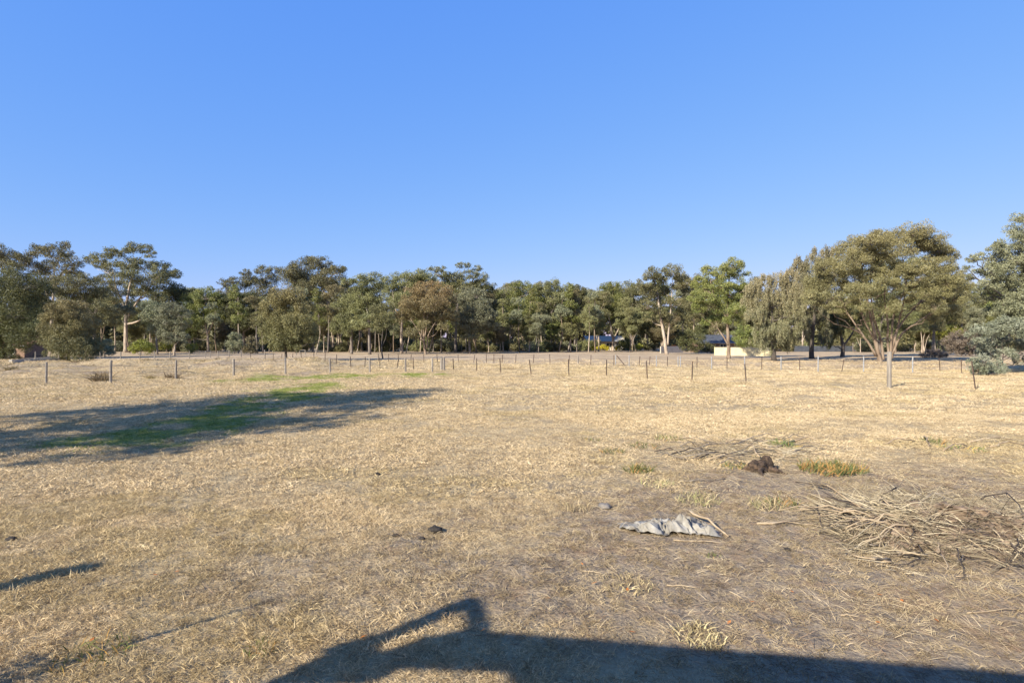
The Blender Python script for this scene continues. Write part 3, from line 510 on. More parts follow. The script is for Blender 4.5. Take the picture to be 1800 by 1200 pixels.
tree('gum_tree', 'tall blue-green gum cut off by the right edge of the picture', (1822, 655), [(1800, 400, 24.0, 17.1), (1785, 425, 21.6, 14.6), (1760, 438, 18.0, 9.8), (1730, 452, 16.8, 7.3), (1712, 456, 9, 5), (1700, 470, 7, 4), (1720, 478, 8, 5), (1708, 487, 6, 4), (1765, 460, 24.0, 15.9), (1795, 455, 28.8, 18.3), (1830, 430, 31.2, 22.0), (1745, 478, 18.0, 11.0), (1775, 490, 26.4, 17.1), (1805, 495, 28.8, 19.5), (1738, 500, 15.6, 8.5), (1722, 507, 13.2, 6.1), (1765, 520, 21.6, 14.6), (1795, 530, 26.4, 18.3), (1775, 552, 21.6, 14.6), (1805, 560, 24.0, 17.1), (1840, 480, 33.6, 24.4), (1840, 530, 31.2, 24.4), (1750, 545, 14.4, 8.5), (1760, 500, 16, 12), (1785, 510, 18, 13), (1755, 470, 14, 10), (1765, 540, 18, 12), (1795, 575, 18, 13), (1740, 520, 12, 8)], [[(1822, 655), (1818, 600), (1806, 540), (1800, 480), (1800, 430)], [(1812, 570), (1780, 530), (1755, 500), (1735, 478)]], 'grey', 'grey', 'gum', 2.2, .3, .1, spread=.4, front=True, leaf=.15)
tree('gum_tree', 'small three-stemmed gum right of the big gum', (1620, 620), [(1622, 562, 14, 10), (1640, 556, 14, 9), (1656, 562, 13, 10), (1632, 575, 15, 9), (1650, 578, 14, 9), (1665, 575, 9, 8), (1616, 577, 9, 7)], [[(1620, 620), (1620, 595), (1618, 575)], [(1622, 619), (1625, 590), (1630, 570)], [(1624, 619), (1630, 595), (1642, 572)]], 'green', 'pale', 'gum', 2.3, .12)
tree('gum_tree', 'thin pale-stemmed gum in the gap left of the right edge gum', (1690, 617), [(1690, 528, 13, 8), (1706, 520, 12, 7), (1720, 530, 13, 8), (1700, 542, 13, 8), (1724, 548, 12, 8), (1688, 552, 11, 7), (1712, 560, 12, 8), (1735, 560, 11, 8)], [[(1690, 617), (1690, 580), (1694, 545)], [(1700, 616), (1704, 575), (1712, 545)]], 'olive', 'pale', 'gum', 2.2, .17)

# --- woodland behind: a few kinds, copied as individuals
protos = []
for k in range(8):
    r = np.random.default_rng(500 + k); H = 118 + 10 * (k % 4)
    lb = []
    for q in range(13):
        h = r.uniform(.42, 1.0); wd = 36 * (1.15 - abs(h - .68) * 1.5)
        lb.append((900 + r.uniform(-1, 1) * wd, 620 - H * h, r.uniform(11, 17), r.uniform(8, 12)))
    sx = r.normal(0, 5)
    protos.append(tree('woodland_gum', 'x', (900, 618.4), lb, [[(900, 618.4), (900 + sx, 590), (900 - sx, 560), (900 + r.normal(0, 6), 530)], [(900 + sx * .7, 595), (910 + sx, 570), (915, 545)]], ['olive', 'dark', 'grey', 'olive', 'brown', 'green', 'olive', 'dark'][k], ['grey', 'pale', 'grey', 'pale', 'pale', 'grey', 'tan', 'grey'][k], 'gum', 2.2, .24, .15, leaf=.35))
LOOK = ['olive', 'dark green', 'grey-green', 'light olive', 'brown-tinged', 'bright green', 'sparse olive', 'dense dark']
zones = [('tall gum in the wood behind the left paddock', 'woodland gums on the left', -60, 640, 18), ('gum with slim trunk in the wood behind the centre of the paddock', 'woodland gums in the centre', 560, 1060, 26), ('gum in the wood behind the houses on the right', 'woodland gums on the right', 1040, 1420, 16), ('gum in the wood seen past the big right hand gum', 'woodland gums on the far right', 1440, 1900, 14)]
kk = 0
for lab0, grp, p0, p1, cnt in zones:
    for q in range(cnt):
        px = p0 + (p1 - p0) * (q + rng.uniform(.1, .9)) / cnt; d = rng.uniform(125, 168)
        x = (px - 900) / F_PX * d; s = rng.uniform(.72, 1.02) * (d / 140)
        loc = (x, d, gz(x, d) - .05)
        lab = LOOK[kk % 8] + ' ' + lab0
        if kk < 8:
            o = protos[kk]; o.location = loc; o.rotation_euler = (0, 0, rng.uniform(0, 6.28)); o.scale = (s, s, s); o['label'] = lab; o['group'] = grp
        else: copy_tree(protos[kk % 8], loc, rng.uniform(0, 6.28), s, lab, grp)
        kk += 1
r = np.random.default_rng(640); slim = []
for k in range(4):
    H = 105 + 8 * k; sx = r.normal(0, 4)
    slim.append(tree('slim_gum', 'x', (900, 620), [(900 + sx + r.uniform(-11, 11), 620 - H * r.uniform(.5, 1.0), r.uniform(7, 10), r.uniform(6, 8)) for q in range(8)], [[(900, 620), (900 + sx, 580), (900 + sx * .5, 540), (900 + sx, 515)]], ['olive', 'grey', 'green', 'brown'][k], ['pale', 'tan', 'pale', 'grey'][k], 'gum', 2.1, .14, .1))
kk = 0
for lab0, grp, p0, p1, cnt in [('slim straight gum at the edge of the wood on the left', 'slim gums on the left', 170, 600, 12), ('slim straight gum at the edge of the wood in the centre', 'slim gums in the centre', 590, 1060, 26), ('slim straight gum at the edge of the wood on the far right', 'slim gums on the far right', 1590, 1790, 6)]:
    for q in range(cnt):
        px = p0 + (p1 - p0) * (q + rng.uniform(.05, .95)) / cnt; d = rng.uniform(112, 128); x = (px - 900) / F_PX * d; s = rng.uniform(.72, 1.0); loc = (x, d, gz(x, d) - .05)
        lab = ['olive-topped', 'grey-green', 'bright-leaved', 'brown-tinged'][kk % 4] + ' ' + lab0
        if kk < 4: o = slim[kk]; o.location = loc; o.scale = (s, s, s); o.rotation_euler = (0, 0, rng.uniform(0, 6)); o['label'] = lab; o['group'] = grp
        else: copy_tree(slim[kk % 4], loc, rng.uniform(0, 6.28), s, lab, grp)
        kk += 1
kk = 0
for lab0, grp, p0, p1, cnt in [('young bushy gum in front of the wood on the left', 'young gums on the left', 200, 600, 10), ('young bushy gum in front of the wood in the centre', 'young gums in the centre', 580, 1050, 16), ('young bushy gum near the houses on the right', 'young gums on the right', 1085, 1330, 6), ('young bushy gum beyond the big gum', 'young gums on the far right', 1470, 1760, 8)]:
    for q in range(cnt):
        px = p0 + (p1 - p0) * (q + rng.uniform(.05, .95)) / cnt; d = rng.uniform(116, 130); x = (px - 900) / F_PX * d; sz = rng.uniform(.36, .58)
        copy_tree(protos[(kk * 3) % 8], (x, d, gz(x, d) - .05), rng.uniform(0, 6.28), sz, LOOK[(kk * 3) % 8] + ' ' + lab0, grp); kk += 1
# --- far wood, one mass
r = np.random.default_rng(900); cr = Crown(False); W = MB()
for k in range(230):
    d = r.uniform(185, 300); x = r.uniform(-1.15, 1.15) * d; h = r.uniform(11, 16)
    W.tube([(x, d, -.2), (x + r.normal(0, .4), d, h * .5), (x + r.normal(0, .6), d, h * .85)], [.22, .17, .06], 4, False)
    for q in range(6): fill_lobe(cr, None, np.array([x + r.normal(0, 2.8), d + r.normal(0, 1.5), h * r.uniform(.25, .92)]), (2.8, 2.4, 2.0), 'gum', 1.5, 1.3, r)
    fill_lobe(cr, None, np.array([x + r.normal(0, 3), d - 3, 1.2]), (4.4, 2, 1.7), 'gum', 1.5, 1.4, r)
fw = cr.build('far_wood', LEAF['olive'], None, r); tag(fw, 'distant grey-green wood closing the view behind the trees', kind='stuff')
W.build('trunks', BARK['grey'], fw)['kind'] = 'stuff'

# ------------------------------------------------------------------ shrubs
def shrub(name, label, base, lobes, leafmat, style='bush', cover=2.6, leaf=None, group='shrubs at the edge of the trees', cat='shrub', depth=None, young=0):
    return tree(name, label, base, lobes, None, leafmat, 'dark', style, cover, .05, young, group, leaf, cat, depth)
shrub('wattle_shrub', 'rounded lime green shrub at the foot of the tall spreading gum', (248, 624), [(236, 612, 10, 8), (250, 607, 12, 9), (262, 612, 9, 8)], 'lime')
shrub('wattle_shrub', 'small yellow-green shrub left of the small grey-green gum', (293, 621), [(287, 607, 7, 7), (297, 605, 8, 7)], 'lime')
shrub('wattle_shrub', 'small lime bush below the rounded yellow-green gum', (338, 622), [(334, 612, 5, 8), (341, 610, 5, 8)], 'lime')
shrub('grey_shrub', 'grey-green shrub right of the low rounded tree', (184, 628), [(175, 608, 11, 9), (190, 605, 10, 9), (182, 618, 10, 8), (196, 616, 8, 7)], 'grey')
shrub('grey_shrub', 'pale olive shrub left of the lone round paddock tree', (412, 622), [(406, 598, 9, 9), (414, 590, 8, 8), (410, 610, 10, 9), (420, 606, 8, 8)], 'grey')
shrub('grey_shrub', 'brownish shrub beside the pale olive shrub', (442, 622), [(440, 600, 8, 9), (446, 610, 9, 9), (436, 612, 8, 8)], 'brown')
shrub('garden_shrub', 'olive shrub half hiding the left end of the white house', (1046, 615.8), [(1038, 606, 8, 7), (1048, 604, 7, 7), (1042, 612, 7, 4)], 'olive')
shrub('garden_shrub', 'green shrub half hiding the right end of the white house', (1097, 615.8), [(1092, 606, 7, 8), (1102, 604, 8, 8), (1098, 612, 8, 5)], 'green')
shrub('garden_shrub', 'dark shrub at the corner of the blue-roofed house', (1243, 621), [(1238, 610, 8, 8), (1250, 612, 8, 7)], 'dark')
shrub('yellow_shrub', 'bright yellow flowering shrub left of forked pale gum', (1060, 616), [(1054, 612, 5, 4), (1062, 610, 7, 4.5), (1066, 612, 5, 4)], 'yellow')
shrub('yellow_shrub', 'bright yellow shrub under the forked pale gum', (1084, 616), [(1079, 612, 5, 4), (1086, 612, 5, 4)], 'yellow')
shrub('yellow_shrub', 'pale yellow low shrub farthest left in the flower bed', (1043, 616), [(1041, 612, 4, 3), (1045, 612, 4, 3)], 'yellow')
shrub('yellow_shrub', 'yellow-green shrub left of the dark hedge by the beige wall', (1119, 616), [(1115, 611, 5, 5), (1123, 610, 6, 5)], 'lime')
shrub('dark_hedge', 'low dark green bush between the yellow-green shrub and beige wall', (1139, 616), [(1130, 611, 7, 5), (1140, 609, 8, 6), (1149, 611, 6, 5)], 'dark')
shrub('citrus_tree', 'round dark glossy garden tree right of the beige block wall', (1214, 622), [(1198, 596, 10, 11), (1212, 590, 13, 10), (1228, 594, 11, 11), (1206, 606, 12, 10), (1224, 608, 11, 9)], 'dark', cat='tree', group='garden trees')
shrub('garden_tree', 'bright green garden tree behind the cream fence', (1312, 622), [(1296, 590, 10, 9), (1308, 580, 12, 10), (1322, 584, 12, 10), (1304, 598, 12, 9), (1324, 600, 11, 9)], 'green', cat='tree', group='garden trees')
shrub('low_shrub', 'low dark dome-shaped shrub on bare dirt right of big gum', (1641, 629), [(1630, 622, 11, 6), (1644, 620, 12, 6), (1656, 623, 9, 5)], 'twig')
shrub('thicket', 'tangled brown twiggy thicket left of the silver shrub', (1690, 626), [(1672, 598, 12, 11), (1690, 594, 15, 12), (1708, 600, 12, 11), (1680, 614, 13, 9), (1700, 614, 14, 9)], 'twig')
shrub('broom_shrub', 'green-topped shrub behind the brown thicket', (1662, 620), [(1652, 584, 10, 6), (1668, 580, 12, 6), (1684, 584, 10, 6), (1660, 594, 10, 7)], 'lime')
shrub('silver_shrub', 'large silver-green feathery shrub at the right edge', (1760, 657), [(1724, 588, 17, 12), (1745, 578, 18, 12), (1772, 572, 20, 13), (1796, 578, 18, 13), (1722, 606, 16, 11), (1748, 602, 22, 13), (1778, 600, 22, 14), (1798, 608, 16, 12), (1738, 620, 18, 10), (1766, 624, 18, 10), (1792, 630, 14, 9)], 'silver', cover=3.0, leaf=.15)
shrub('silver_shrub', 'low spreading silver-green shrub in front of the large silver one', (1732, 660), [(1712, 640, 11, 10), (1730, 638, 15, 11), (1752, 642, 13, 9), (1720, 650, 13, 7), (1742, 652, 15, 6), (1764, 650, 8, 5)], 'silver', cover=3.0, leaf=.14)
under = []
for k in range(3):
    r = np.random.default_rng(700 + k)
    under.append(shrub('understorey_shrub', 'x', (900, 618), [(900 + r.uniform(-22, 22), 618 - r.uniform(3, 15), r.uniform(8, 13), r.uniform(5, 9)) for q in range(8)], ['olive', 'brown', 'grey'][k], leaf=.3))
kk = 0
for lab, grp, p0, p1, cnt in [('low olive scrub among the trunks behind the left paddock', 'scrub under the left trees', -40, 560, 14), ('low olive scrub among the trunks behind the centre', 'scrub under the centre trees', 570, 1040, 20), ('low scrub under the trees behind the right paddock', 'scrub under the right trees', 1330, 1860, 12)]:
    for q in range(cnt):
        px = p0 + (p1 - p0) * (q + rng.uniform(.1, .9)) / cnt; d = rng.uniform(122, 150); x = (px - 900) / F_PX * d
        s = rng.uniform(.8, 1.35); loc = (x, d, gz(x, d) - .05)
        if kk < 3: o = under[kk]; o.location = loc; o.scale = (s, s, s); o.rotation_euler = (0, 0, rng.uniform(0, 6)); o['label'] = lab; o['group'] = grp
        else: copy_tree(under[kk % 3], loc, rng.uniform(0, 6.28), s, lab, grp)
        kk += 1
# rush tussocks on the bank
def tussock(name, label, x, y, nb, h, spread, mat_, group, lean=.45, w=.02, young=0.0, seed=0):
    me = blades(nb, h, w, spread, lean, seed + nb); me.name = name
    k = len(me.polygons); a = me.attributes.new('young', 'FLOAT', 'FACE'); rr = np.random.default_rng(seed)
    a.data.foreach_set('value', (np.repeat(rr.uniform(size=k // 2) < young, 2) * .9).astype(np.float32))
    me.materials.append(mat_); o = bpy.data.objects.new(name, me); o.location = (x, y, gz(x, y)); link(o)
    return tag(o, label, 'grass tuft' if mat_ is not LEAF['rush'] else 'rush', group)
for k, (px, py, h, lab) in enumerate([(177, 669, .75, 'large brown rush clump left of the second fence post'), (303, 663, .6, 'brown rush clump behind the third fence post'), (265, 664, .3, 'small flattened rush clump between second and third posts'), (134, 643, .5, 'rush clump on the bank behind the first fence post'), (168, 643, .5, 'rush clump on the bank left of the grey shrub'), (256, 642, .6, 'rush clump on the bank below the lime shrub'), (302, 641, .65, 'rush clump on the bank behind the third post'), (362, 641, .5, 'rush clump on the bank right of third post'), (381, 641, .65, 'brown rush clump on the bank left of fourth post'), (427, 640, .6, 'rush clump on the bank right of the fourth post'), (450, 640, .5, 'rightmost rush clump on the bank'), (20, 655, .5, 'rush clump at the left edge behind the fence')]):
    x, y = ground_at(px, py); tussock('rush_clump', lab, x, y, 160, h, .45 * h + .1, LEAF['rush'], 'rush clumps on the left bank', .5, .03, 0, 300 + k)

# ------------------------------------------------------------------ fences
def fence(name, label, posts, wire_h, group='wire fences across the paddocks'):
    """posts: (px, base py, height m, kind)"""
    P = [(*ground_at(px, py), h, kd) for px, py, h, kd in posts]
    x0, y0 = P[0][:2]; o = tag(empty(name, (x0, y0, gz(x0, y0))), label, 'fence', group); org = np.array([x0, y0, gz(x0, y0)])
    tops = []
    for q, (x, y, h, kd) in enumerate(P):
        b_ = np.array([x, y, gz(x, y)]) - org; ln = rng.normal(0, .035, 2); W = MB()
        if kd == 'w':
            rr = .065 * rng.uniform(.9, 1.15); W.tube([b_ - (0, 0, .2), b_ + (ln[0] * h * .5, ln[1] * h * .5, h * .5), b_ + (ln[0] * h, ln[1] * h, h - .015), b_ + (ln[0] * h, ln[1] * h, h)], [rr * 1.05, rr, rr * .96, rr * .8], 9); W.build('post', M['post'], o)
        elif kd == 'W':
            rr = .11; W.tube([b_ - (0, 0, .2), b_ + (0, 0, h * .5), b_ + (.01, 0, h - .02), b_ + (.01, 0, h)], [rr, rr * .97, rr * .93, rr * .75], 10); W.build('strainer_post', M['post'], o)
        elif kd == 'g':
            W.tube([b_ - (0, 0, .2), b_ + (ln[0] * .3, 0, h)], .045, 8); W.build('post', M['gal'], o)
        else:                                                      # star picket: three thin flanges
            ln *= 2.2
            for a in (0.4, 2.5, 4.6):
                ca, sa = math.cos(a) * .034, math.sin(a) * .034; t = .006
                nx_, ny_ = -math.sin(a) * t, math.cos(a) * t
                v = [b_ + (nx_, ny_, -.2), b_ + (ca + nx_, sa + ny_, -.2), b_ + (ca - nx_, sa - ny_, -.2), b_ + (-nx_, -ny_, -.2)]
                v += [p + (ln[0] * h, ln[1] * h, h + .2) for p in v]
                W.add(v, [(3, 2, 1, 0), (4, 5, 6, 7), (0, 1, 5, 4), (1, 2, 6, 5), (2, 3, 7, 6), (3, 0, 4, 7)])
            W.build('star_picket', M['picket'], o)
        tops.append(b_)
    for fr in wire_h:
        W = MB(); pts = []
        for a, b_ in zip(tops[:-1], tops[1:]):
            for t in np.linspace(0, 1, 5)[:-1]:
                p = a * (1 - t) + b_ * t; pts.append(p + (0, -.07, fr - .12 * t * (1 - t)))
        pts.append(tops[-1] + (0, -.07, fr)); W.tube(pts, .0045, 4); W.build('wire', M['wire'], o)
    return o
LF = [(-40, 679, 1.2, 'w'), (81, 673, 1.17, 'w'), (194, 671.5, 1.28, 'w'), (309, 665, 1.2, 'w'), (411, 662, 1.18, 'w'), (502, 658, 1.18, 'w'), (581, 655.5, 1.15, 'w'), (650, 655.5, 1.1, 'w'), (713, 654, 1.05, 'w'), (760, 655, 1.05, 'w'), (776, 650.5, 1.0, 'W')]
fence('post_and_wire_fence', 'timber post and wire fence along the left side of the paddock', LF, (.35, .65, .95))
fence('star_picket_fence', 'dark star picket fence from the centre post to the right edge', [(780, 650.5, 1.05, 'W'), (798, 649.5, .92, 's'), (838, 653, 1.02, 's'), (880.5, 655, 1.05, 's'), (934.5, 658, 1.05, 's'), (1000, 660, 1.08, 's'), (1066, 660, 1.05, 's'), (1138, 665.5, 1.1, 's'), (1216, 669.5, 1.12, 's'), (1312, 671, .98, 's'), (1563, 681, 1.82, 'W'), (1716, 686.5, 1.35, 's'), (1900, 693, 1.3, 's')], (.3, .55, .8))
fence('star_picket_fence', 'leaning picket fence receding from the centre corner to the lone round tree', [(776, 649, 1.0, 's'), (727, 650, .98, 's'), (696.5, 648.5, .95, 's'), (668, 648, .95, 's'), (641, 647, .95, 's'), (617, 646, .95, 's'), (592, 644.5, .95, 's'), (571, 642.5, .95, 's'), (551, 640.5, .95, 's'), (530, 638.5, .95, 's'), (512, 637, .95, 's'), (495, 636, .95, 's'), (479, 635, .95, 's'), (466, 634, .95, 's'), (440, 632.5, .95, 's')], (.3, .6, .85))
fence('rear_wire_fence', 'rear wire fence across the grey paddock behind the centre', [(665, 636, .9, 's'), (683, 636, .9, 's'), (701, 636, .9, 's'), (722, 637, .9, 's'), (745, 637, .9, 's'), (769, 637, .9, 's'), (806, 637, .9, 's'), (832, 637, .9, 's'), (855, 637.5, .95, 's'), (868, 638, .95, 's'), (882, 638, .9, 's'), (906, 637, .9, 's'), (937, 638, .95, 's'), (967, 638, .95, 's'), (1000, 639, .9, 's'), (1016, 640, .9, 'w'), (1038, 640.5, .95, 's'), (1079, 642, 1.0, 's')], (.3, .6, .85))
rf = fence('rear_wire_fence', 'rear fence with pale posts in front of the houses and big gum', [(1082, 642, 1.0, 'g'), (1106, 643, 1.0, 'g'), (1123, 643, .9, 's'), (1141, 643, .9, 's'), (1154, 644, 1.0, 'g'), (1173, 644, .9, 's'), (1192, 645, .95, 'g'), (1196, 645.5, 1.0, 'g'), (1225, 648, 1.0, 's'), (1251, 648.5, 1.05, 'g'), (1278, 648, .95, 's'), (1309, 649, 1.1, 'g'), (1339, 650, 1.1, 's'), (1373, 651, 1.1, 'g'), (1406, 651, 1.0, 's'), (1438, 653, 1.2, 'g'), (1479, 653, .95, 's'), (1518, 654, 1.2, 'g'), (1604, 655, 1.2, 'g'), (1653, 652, 1.0, 's'), (1690, 656, 1.0, 's')], (.3, .6, .85))
W = MB(); a = np.array([*ground_at(1084, 642), 0]) - np.array(rf.location); W.tube([a + (0, 0, .95), a + (.75, 0, .05)], .035, 8); W.build('brace', M['picket'], rf)
yf = fence('far_post_fence', 'far pale timber fence with rail gateways under the left trees', [(62, 634, 1.1, 'w'), (103, 638, 1.2, 'w'), (177, 633, 1.0, 'w'), (212, 631, 1.0, 'w'), (246, 632, 1.0, 'w'), (272, 630, 1.0, 'w'), (299, 630.5, 1.0, 'w'), (333, 630, 1.0, 'w'), (361, 629, 1.0, 'w'), (370, 628.5, .95, 'w'), (383, 628, .95, 'w'), (403, 627.5, 1.0, 'w'), (424, 627, 1.0, 'w'), (465, 625, .95, 'w'), (521, 624, .9, 'w'), (527, 624, .9, 'w'), (537, 624, .9, 'w'), (556, 622.5, .9, 'w')], (.4, .8))
org = np.array(yf.location)
for (p, q, h) in (((361, 629), (370, 628.5), .93), ((527, 624), (537, 624), .85)):
    a = np.array([*ground_at(*p), 0]) - (org[0], org[1], 0); b_ = np.array([*ground_at(*q), 0]) - (org[0], org[1], 0); W = MB(); W.tube([a + (0, 0, h), b_ + (0, 0, h)], .05, 7); W.build('rail', M['post'], yf)

# ------------------------------------------------------------------ buildings and walls
def house(name, label, px, base_py, width, depth_m, wall_h, roof_h, wallm, roofm, wins, rz=0.0, group='buildings among the trees', eave=.5):
    x, y = ground_at(px, base_py); o = tag(empty(name, (x, y, gz(x, y) - .05), rz), label, 'house', group)
    w, d = width / 2, depth_m
    W = MB(); W.box((0, d / 2, wall_h / 2), (width, d, wall_h))
    W.add([(-w, 0, wall_h), (-w, d, wall_h), (-w, d / 2, wall_h + roof_h), (w, 0, wall_h), (w, d, wall_h), (w, d / 2, wall_h + roof_h)], [(0, 1, 2), (3, 5, 4)]); W.build('wall', M[wallm], o)
    R = MB(); e = eave; sl = roof_h / (d / 2)
    for s in (1, -1):                                             # corrugated sheet: ridges as real steps
        nrib = int(width / .35); xs_ = np.linspace(-w - e, w + e, nrib * 2 + 1)
        top = [(q, d / 2, wall_h + roof_h + .06 + (.03 if i % 2 else 0)) for i, q in enumerate(xs_)]
        bot = [(q, d / 2 - s * (d / 2 + e), wall_h - e * sl + .06 + (.03 if i % 2 else 0)) for i, q in enumerate(xs_)]
        k = len(xs_); R.add(top + bot, [(i, i + 1, k + i + 1, k + i) for i in range(k - 1)])
    ro = R.build('roof', M[roofm], o)
    G = MB(); G.box((0, -e - .05, wall_h - e * sl + .03), (width + 2 * e, .1, .12)); G.build('gutter', M['gal'], ro)
    for (wx, wz, ww, wh) in wins:
        W = MB(); W.box((wx, -.02, wz), (ww, .06, wh)); p = W.build('window', M['white'], o)
        W = MB(); W.box((wx - ww * .24, -.06, wz), (ww * .42, .02, wh * .86)); W.build('pane', M['glass'], p)
        W = MB(); W.box((wx + ww * .24, -.06, wz), (ww * .42, .02, wh * .86)); W.build('pane', M['glass'], p)
    return o
house('farm_house', 'white rendered house with pale metal roof behind the forked gum', 1066, 615.3, 9.5, 7, 2.5, 1.3, 'white', 'roof', [(-2.6, 1.5, 1.3, 1.1), (.8, 1.4, 1.6, 1.2), (3.2, 1.5, 1.2, 1.1)], .12)
house('farm_house', 'dark blue-roofed house between the round garden tree and tan-trunked gum', 1258, 619.5, 7.5, 7, 2.2, 1.5, 'brick', 'blueroof', [(-1.6, 1.3, 1.3, 1.1), (1.5, 1.3, 1.3, 1.1)], -.1)
house('shed', 'low red-roofed shed under the dark left edge tree', 2, 628.5, 6.6, 4, 1.8, .55, 'brick', 'redroof', [(-1.6, 1.0, 1.2, .9), (1.4, 1.0, 1.2, .9)], 0, eave=.3)
def panel_wall(name, label, pts, h, panels, m_, cat, post=.06):
    (x0, y0), (x1, y1) = ground_at(*pts[0]), ground_at(*pts[1])
    o = tag(empty(name, (x0, y0, gz(x0, y0))), label, cat, 'walls and solid fences on the right' if cat != 'kerb' else 'left yard')
    L = math.hypot(x1 - x0, y1 - y0); a = math.atan2(y1 - y0, x1 - x0); w = L / panels
    for k in range(panels):
        c = ((k + .5) * w * math.cos(a), (k + .5) * w * math.sin(a), h / 2); W = MB(); W.box(c, (w - .05, .06, h), a)
        for q in range(int(w / .3)):
            cc = (k * w + .2 + q * .3); W.box((cc * math.cos(a) + .035 * math.sin(a), cc * math.sin(a) - .035 * math.cos(a), h / 2), (.12, .03, h - .06), a)
        W.build('panel', m_, o)
    for k in range(panels + 1):
        W = MB(); W.box((k * w * math.cos(a), k * w * math.sin(a), h / 2 + .03), (post, .1, h + .06), a); W.build('post', m_, o)
    return o
panel_wall('panel_fence', 'cream metal panel fence behind the tan-trunked gum', ((1256, 624.5), (1362, 626)), 1.35, 4, M['cream'], 'fence')
panel_wall('panel_fence', 'dark grey metal fence glimpsed between the weeping trees', ((1396, 618), (1500, 618)), 1.3, 5, M['blueroof'], 'fence')
def block_wall(name, label, pts, h, th, m_, cat):
    o = None; P = [ground_at(*p) for p in pts]; W = MB()
    o = tag(empty(name, (*P[0], gz(*P[0]))), label, cat, 'low masonry walls')
    for (a, b_) in zip(P[:-1], P[1:]):
        L = math.hypot(b_[0] - a[0], b_[1] - a[1]); an = math.atan2(b_[1] - a[1], b_[0] - a[0]); nb = max(1, int(L / .6)); bl = L / nb
        rows = max(1, round(h / .3)); rh = h / rows
        for rr in range(rows):
            for q in range(nb):
                s_ = (q + .5) * bl; W = MB(); W.box((a[0] - P[0][0] + s_ * math.cos(an), a[1] - P[0][1] + s_ * math.sin(an), (rr + .5) * rh), (bl - .015, th, rh - .015), an); W.build('block', m_, o)
    return o
block_wall('block_wall', 'low beige block wall behind the leaning trunk of two-lobed gum', ((1161, 620.5), (1200, 619.5)), 1.35, .2, M['beige'], 'wall')
block_wall('block_wall', 'long low concrete edging by the red-roofed shed', ((18, 641.5), (104, 638)), .32, .35, M['concrete'], 'wall')
x, y = ground_at(1184, 617); o = empty('garden_tarp', (x, y, gz(x, y))); tag(o, 'orange tarpaulin over a low frame behind the beige wall', 'tarp')
W = MB(); W.add([(-1, 0, 1.5), (-.3, .2, 1.85), (.5, .1, 1.9), (1.0, 0, 1.5), (-1, 1.4, 1.4), (-.2, 1.4, 1.8), (.6, 1.4, 1.85), (1.0, 1.4, 1.45), (-1.02, -.05, .2), (1.02, -.05, .2)], [(0, 1, 5, 4), (1, 2, 6, 5), (2, 3, 7, 6), (8, 9, 3, 2, 1, 0)]); W.build('sheet', M['orange'], o); o.scale = (.75, .75, .8)
for sx in (-.95, .95):
    W = MB(); W.tube([(sx, .02, -.1), (sx, .02, 1.48)], .04, 6); W.build('leg', M['post'], o)

# ------------------------------------------------------------------ sticks, heap and rubbish on the right
def stick(label, pts, r0, r1, m_, group=None, name='dry_stick', n=6, fork=None):
    p = np.array(pts, float); b_ = p[0].copy(); W = MB(); p = p - b_
    k = max(7, 2 * len(p)); t = np.linspace(0, 1, len(p)); tt = np.linspace(0, 1, k)
    pp = np.stack([np.interp(tt, t, p[:, a]) for a in range(3)], 1); L = np.linalg.norm(p[-1]); pp[1:-1] += rng.normal(0, .022, (k - 2, 3)) * [1, 1, .5] * L
    W.tube(pp, np.linspace(r0, r1, k) * rng.uniform(.88, 1.12, k), n)
    if fork:
        i = k // 2
        for s in range(fork):
            i = rng.integers(1, k - 1); dv = pp[-1] - pp[i]; dv = dv / (np.linalg.norm(dv) + 1e-6); e = pp[i] + (dv * .7 + rng.normal(0, .45, 3) * [1, 1, .5]) * L * rng.uniform(.18, .4); e[2] = min(max(e[2], pp[i][2] - .02), pp[i][2] + .09)
            W.tube([pp[i], (pp[i] + e) / 2 + rng.normal(0, .01, 3), e], [r1 * 1.1, r1 * .8, r1 * .4], 5)
    o = W.build(name, m_, None, True); o.location = b_
    return tag(o, label, 'stick', group)
def gp(px, py, dz=.0):
    x, y = ground_at(px, py); return np.array([x, y, gz(x, y) + dz])
# mound of earth and bark clods
hx, hy = ground_at(1672, 945); o = tag(empty('debris_mound', (hx, hy, gz(hx, hy))), 'mound of earth clods and bark behind the brush pile on the right', 'mound')
nr, na = 18, 60; vv = [(.12, .25, .31)]; ff = []
def mound_h(u, a): return .30 * (1 - u ** 1.5) * (1 + .8 * float(fbm(np.array([u * 4 * math.cos(a) + 7]), np.array([u * 4 * math.sin(a)]), 3, 3)[0]))
for i in range(1, nr + 1):
    u = i / nr
    for j in range(na):
        a = j / na * 2 * math.pi; wob = 1 + .16 * float(fbm(np.array([math.cos(a) * 1.6 + 3]), np.array([math.sin(a) * 1.6]), 9, 3)[0])
        vv.append((1.15 * u * math.cos(a) * wob + .12, .25 + .78 * u * math.sin(a) * wob, mound_h(u, a) - (.06 if i == nr else 0)))
ff += [(0, 1 + j, 1 + (j + 1) % na) for j in range(na)]
ff += [(1 + (i - 1) * na + j, 1 + i * na + j, 1 + i * na + (j + 1) % na, 1 + (i - 1) * na + (j + 1) % na) for i in range(1, nr) for j in range(na)]
W = MB(); W.add(vv, ff); W.build('earth', M['clod'], o)
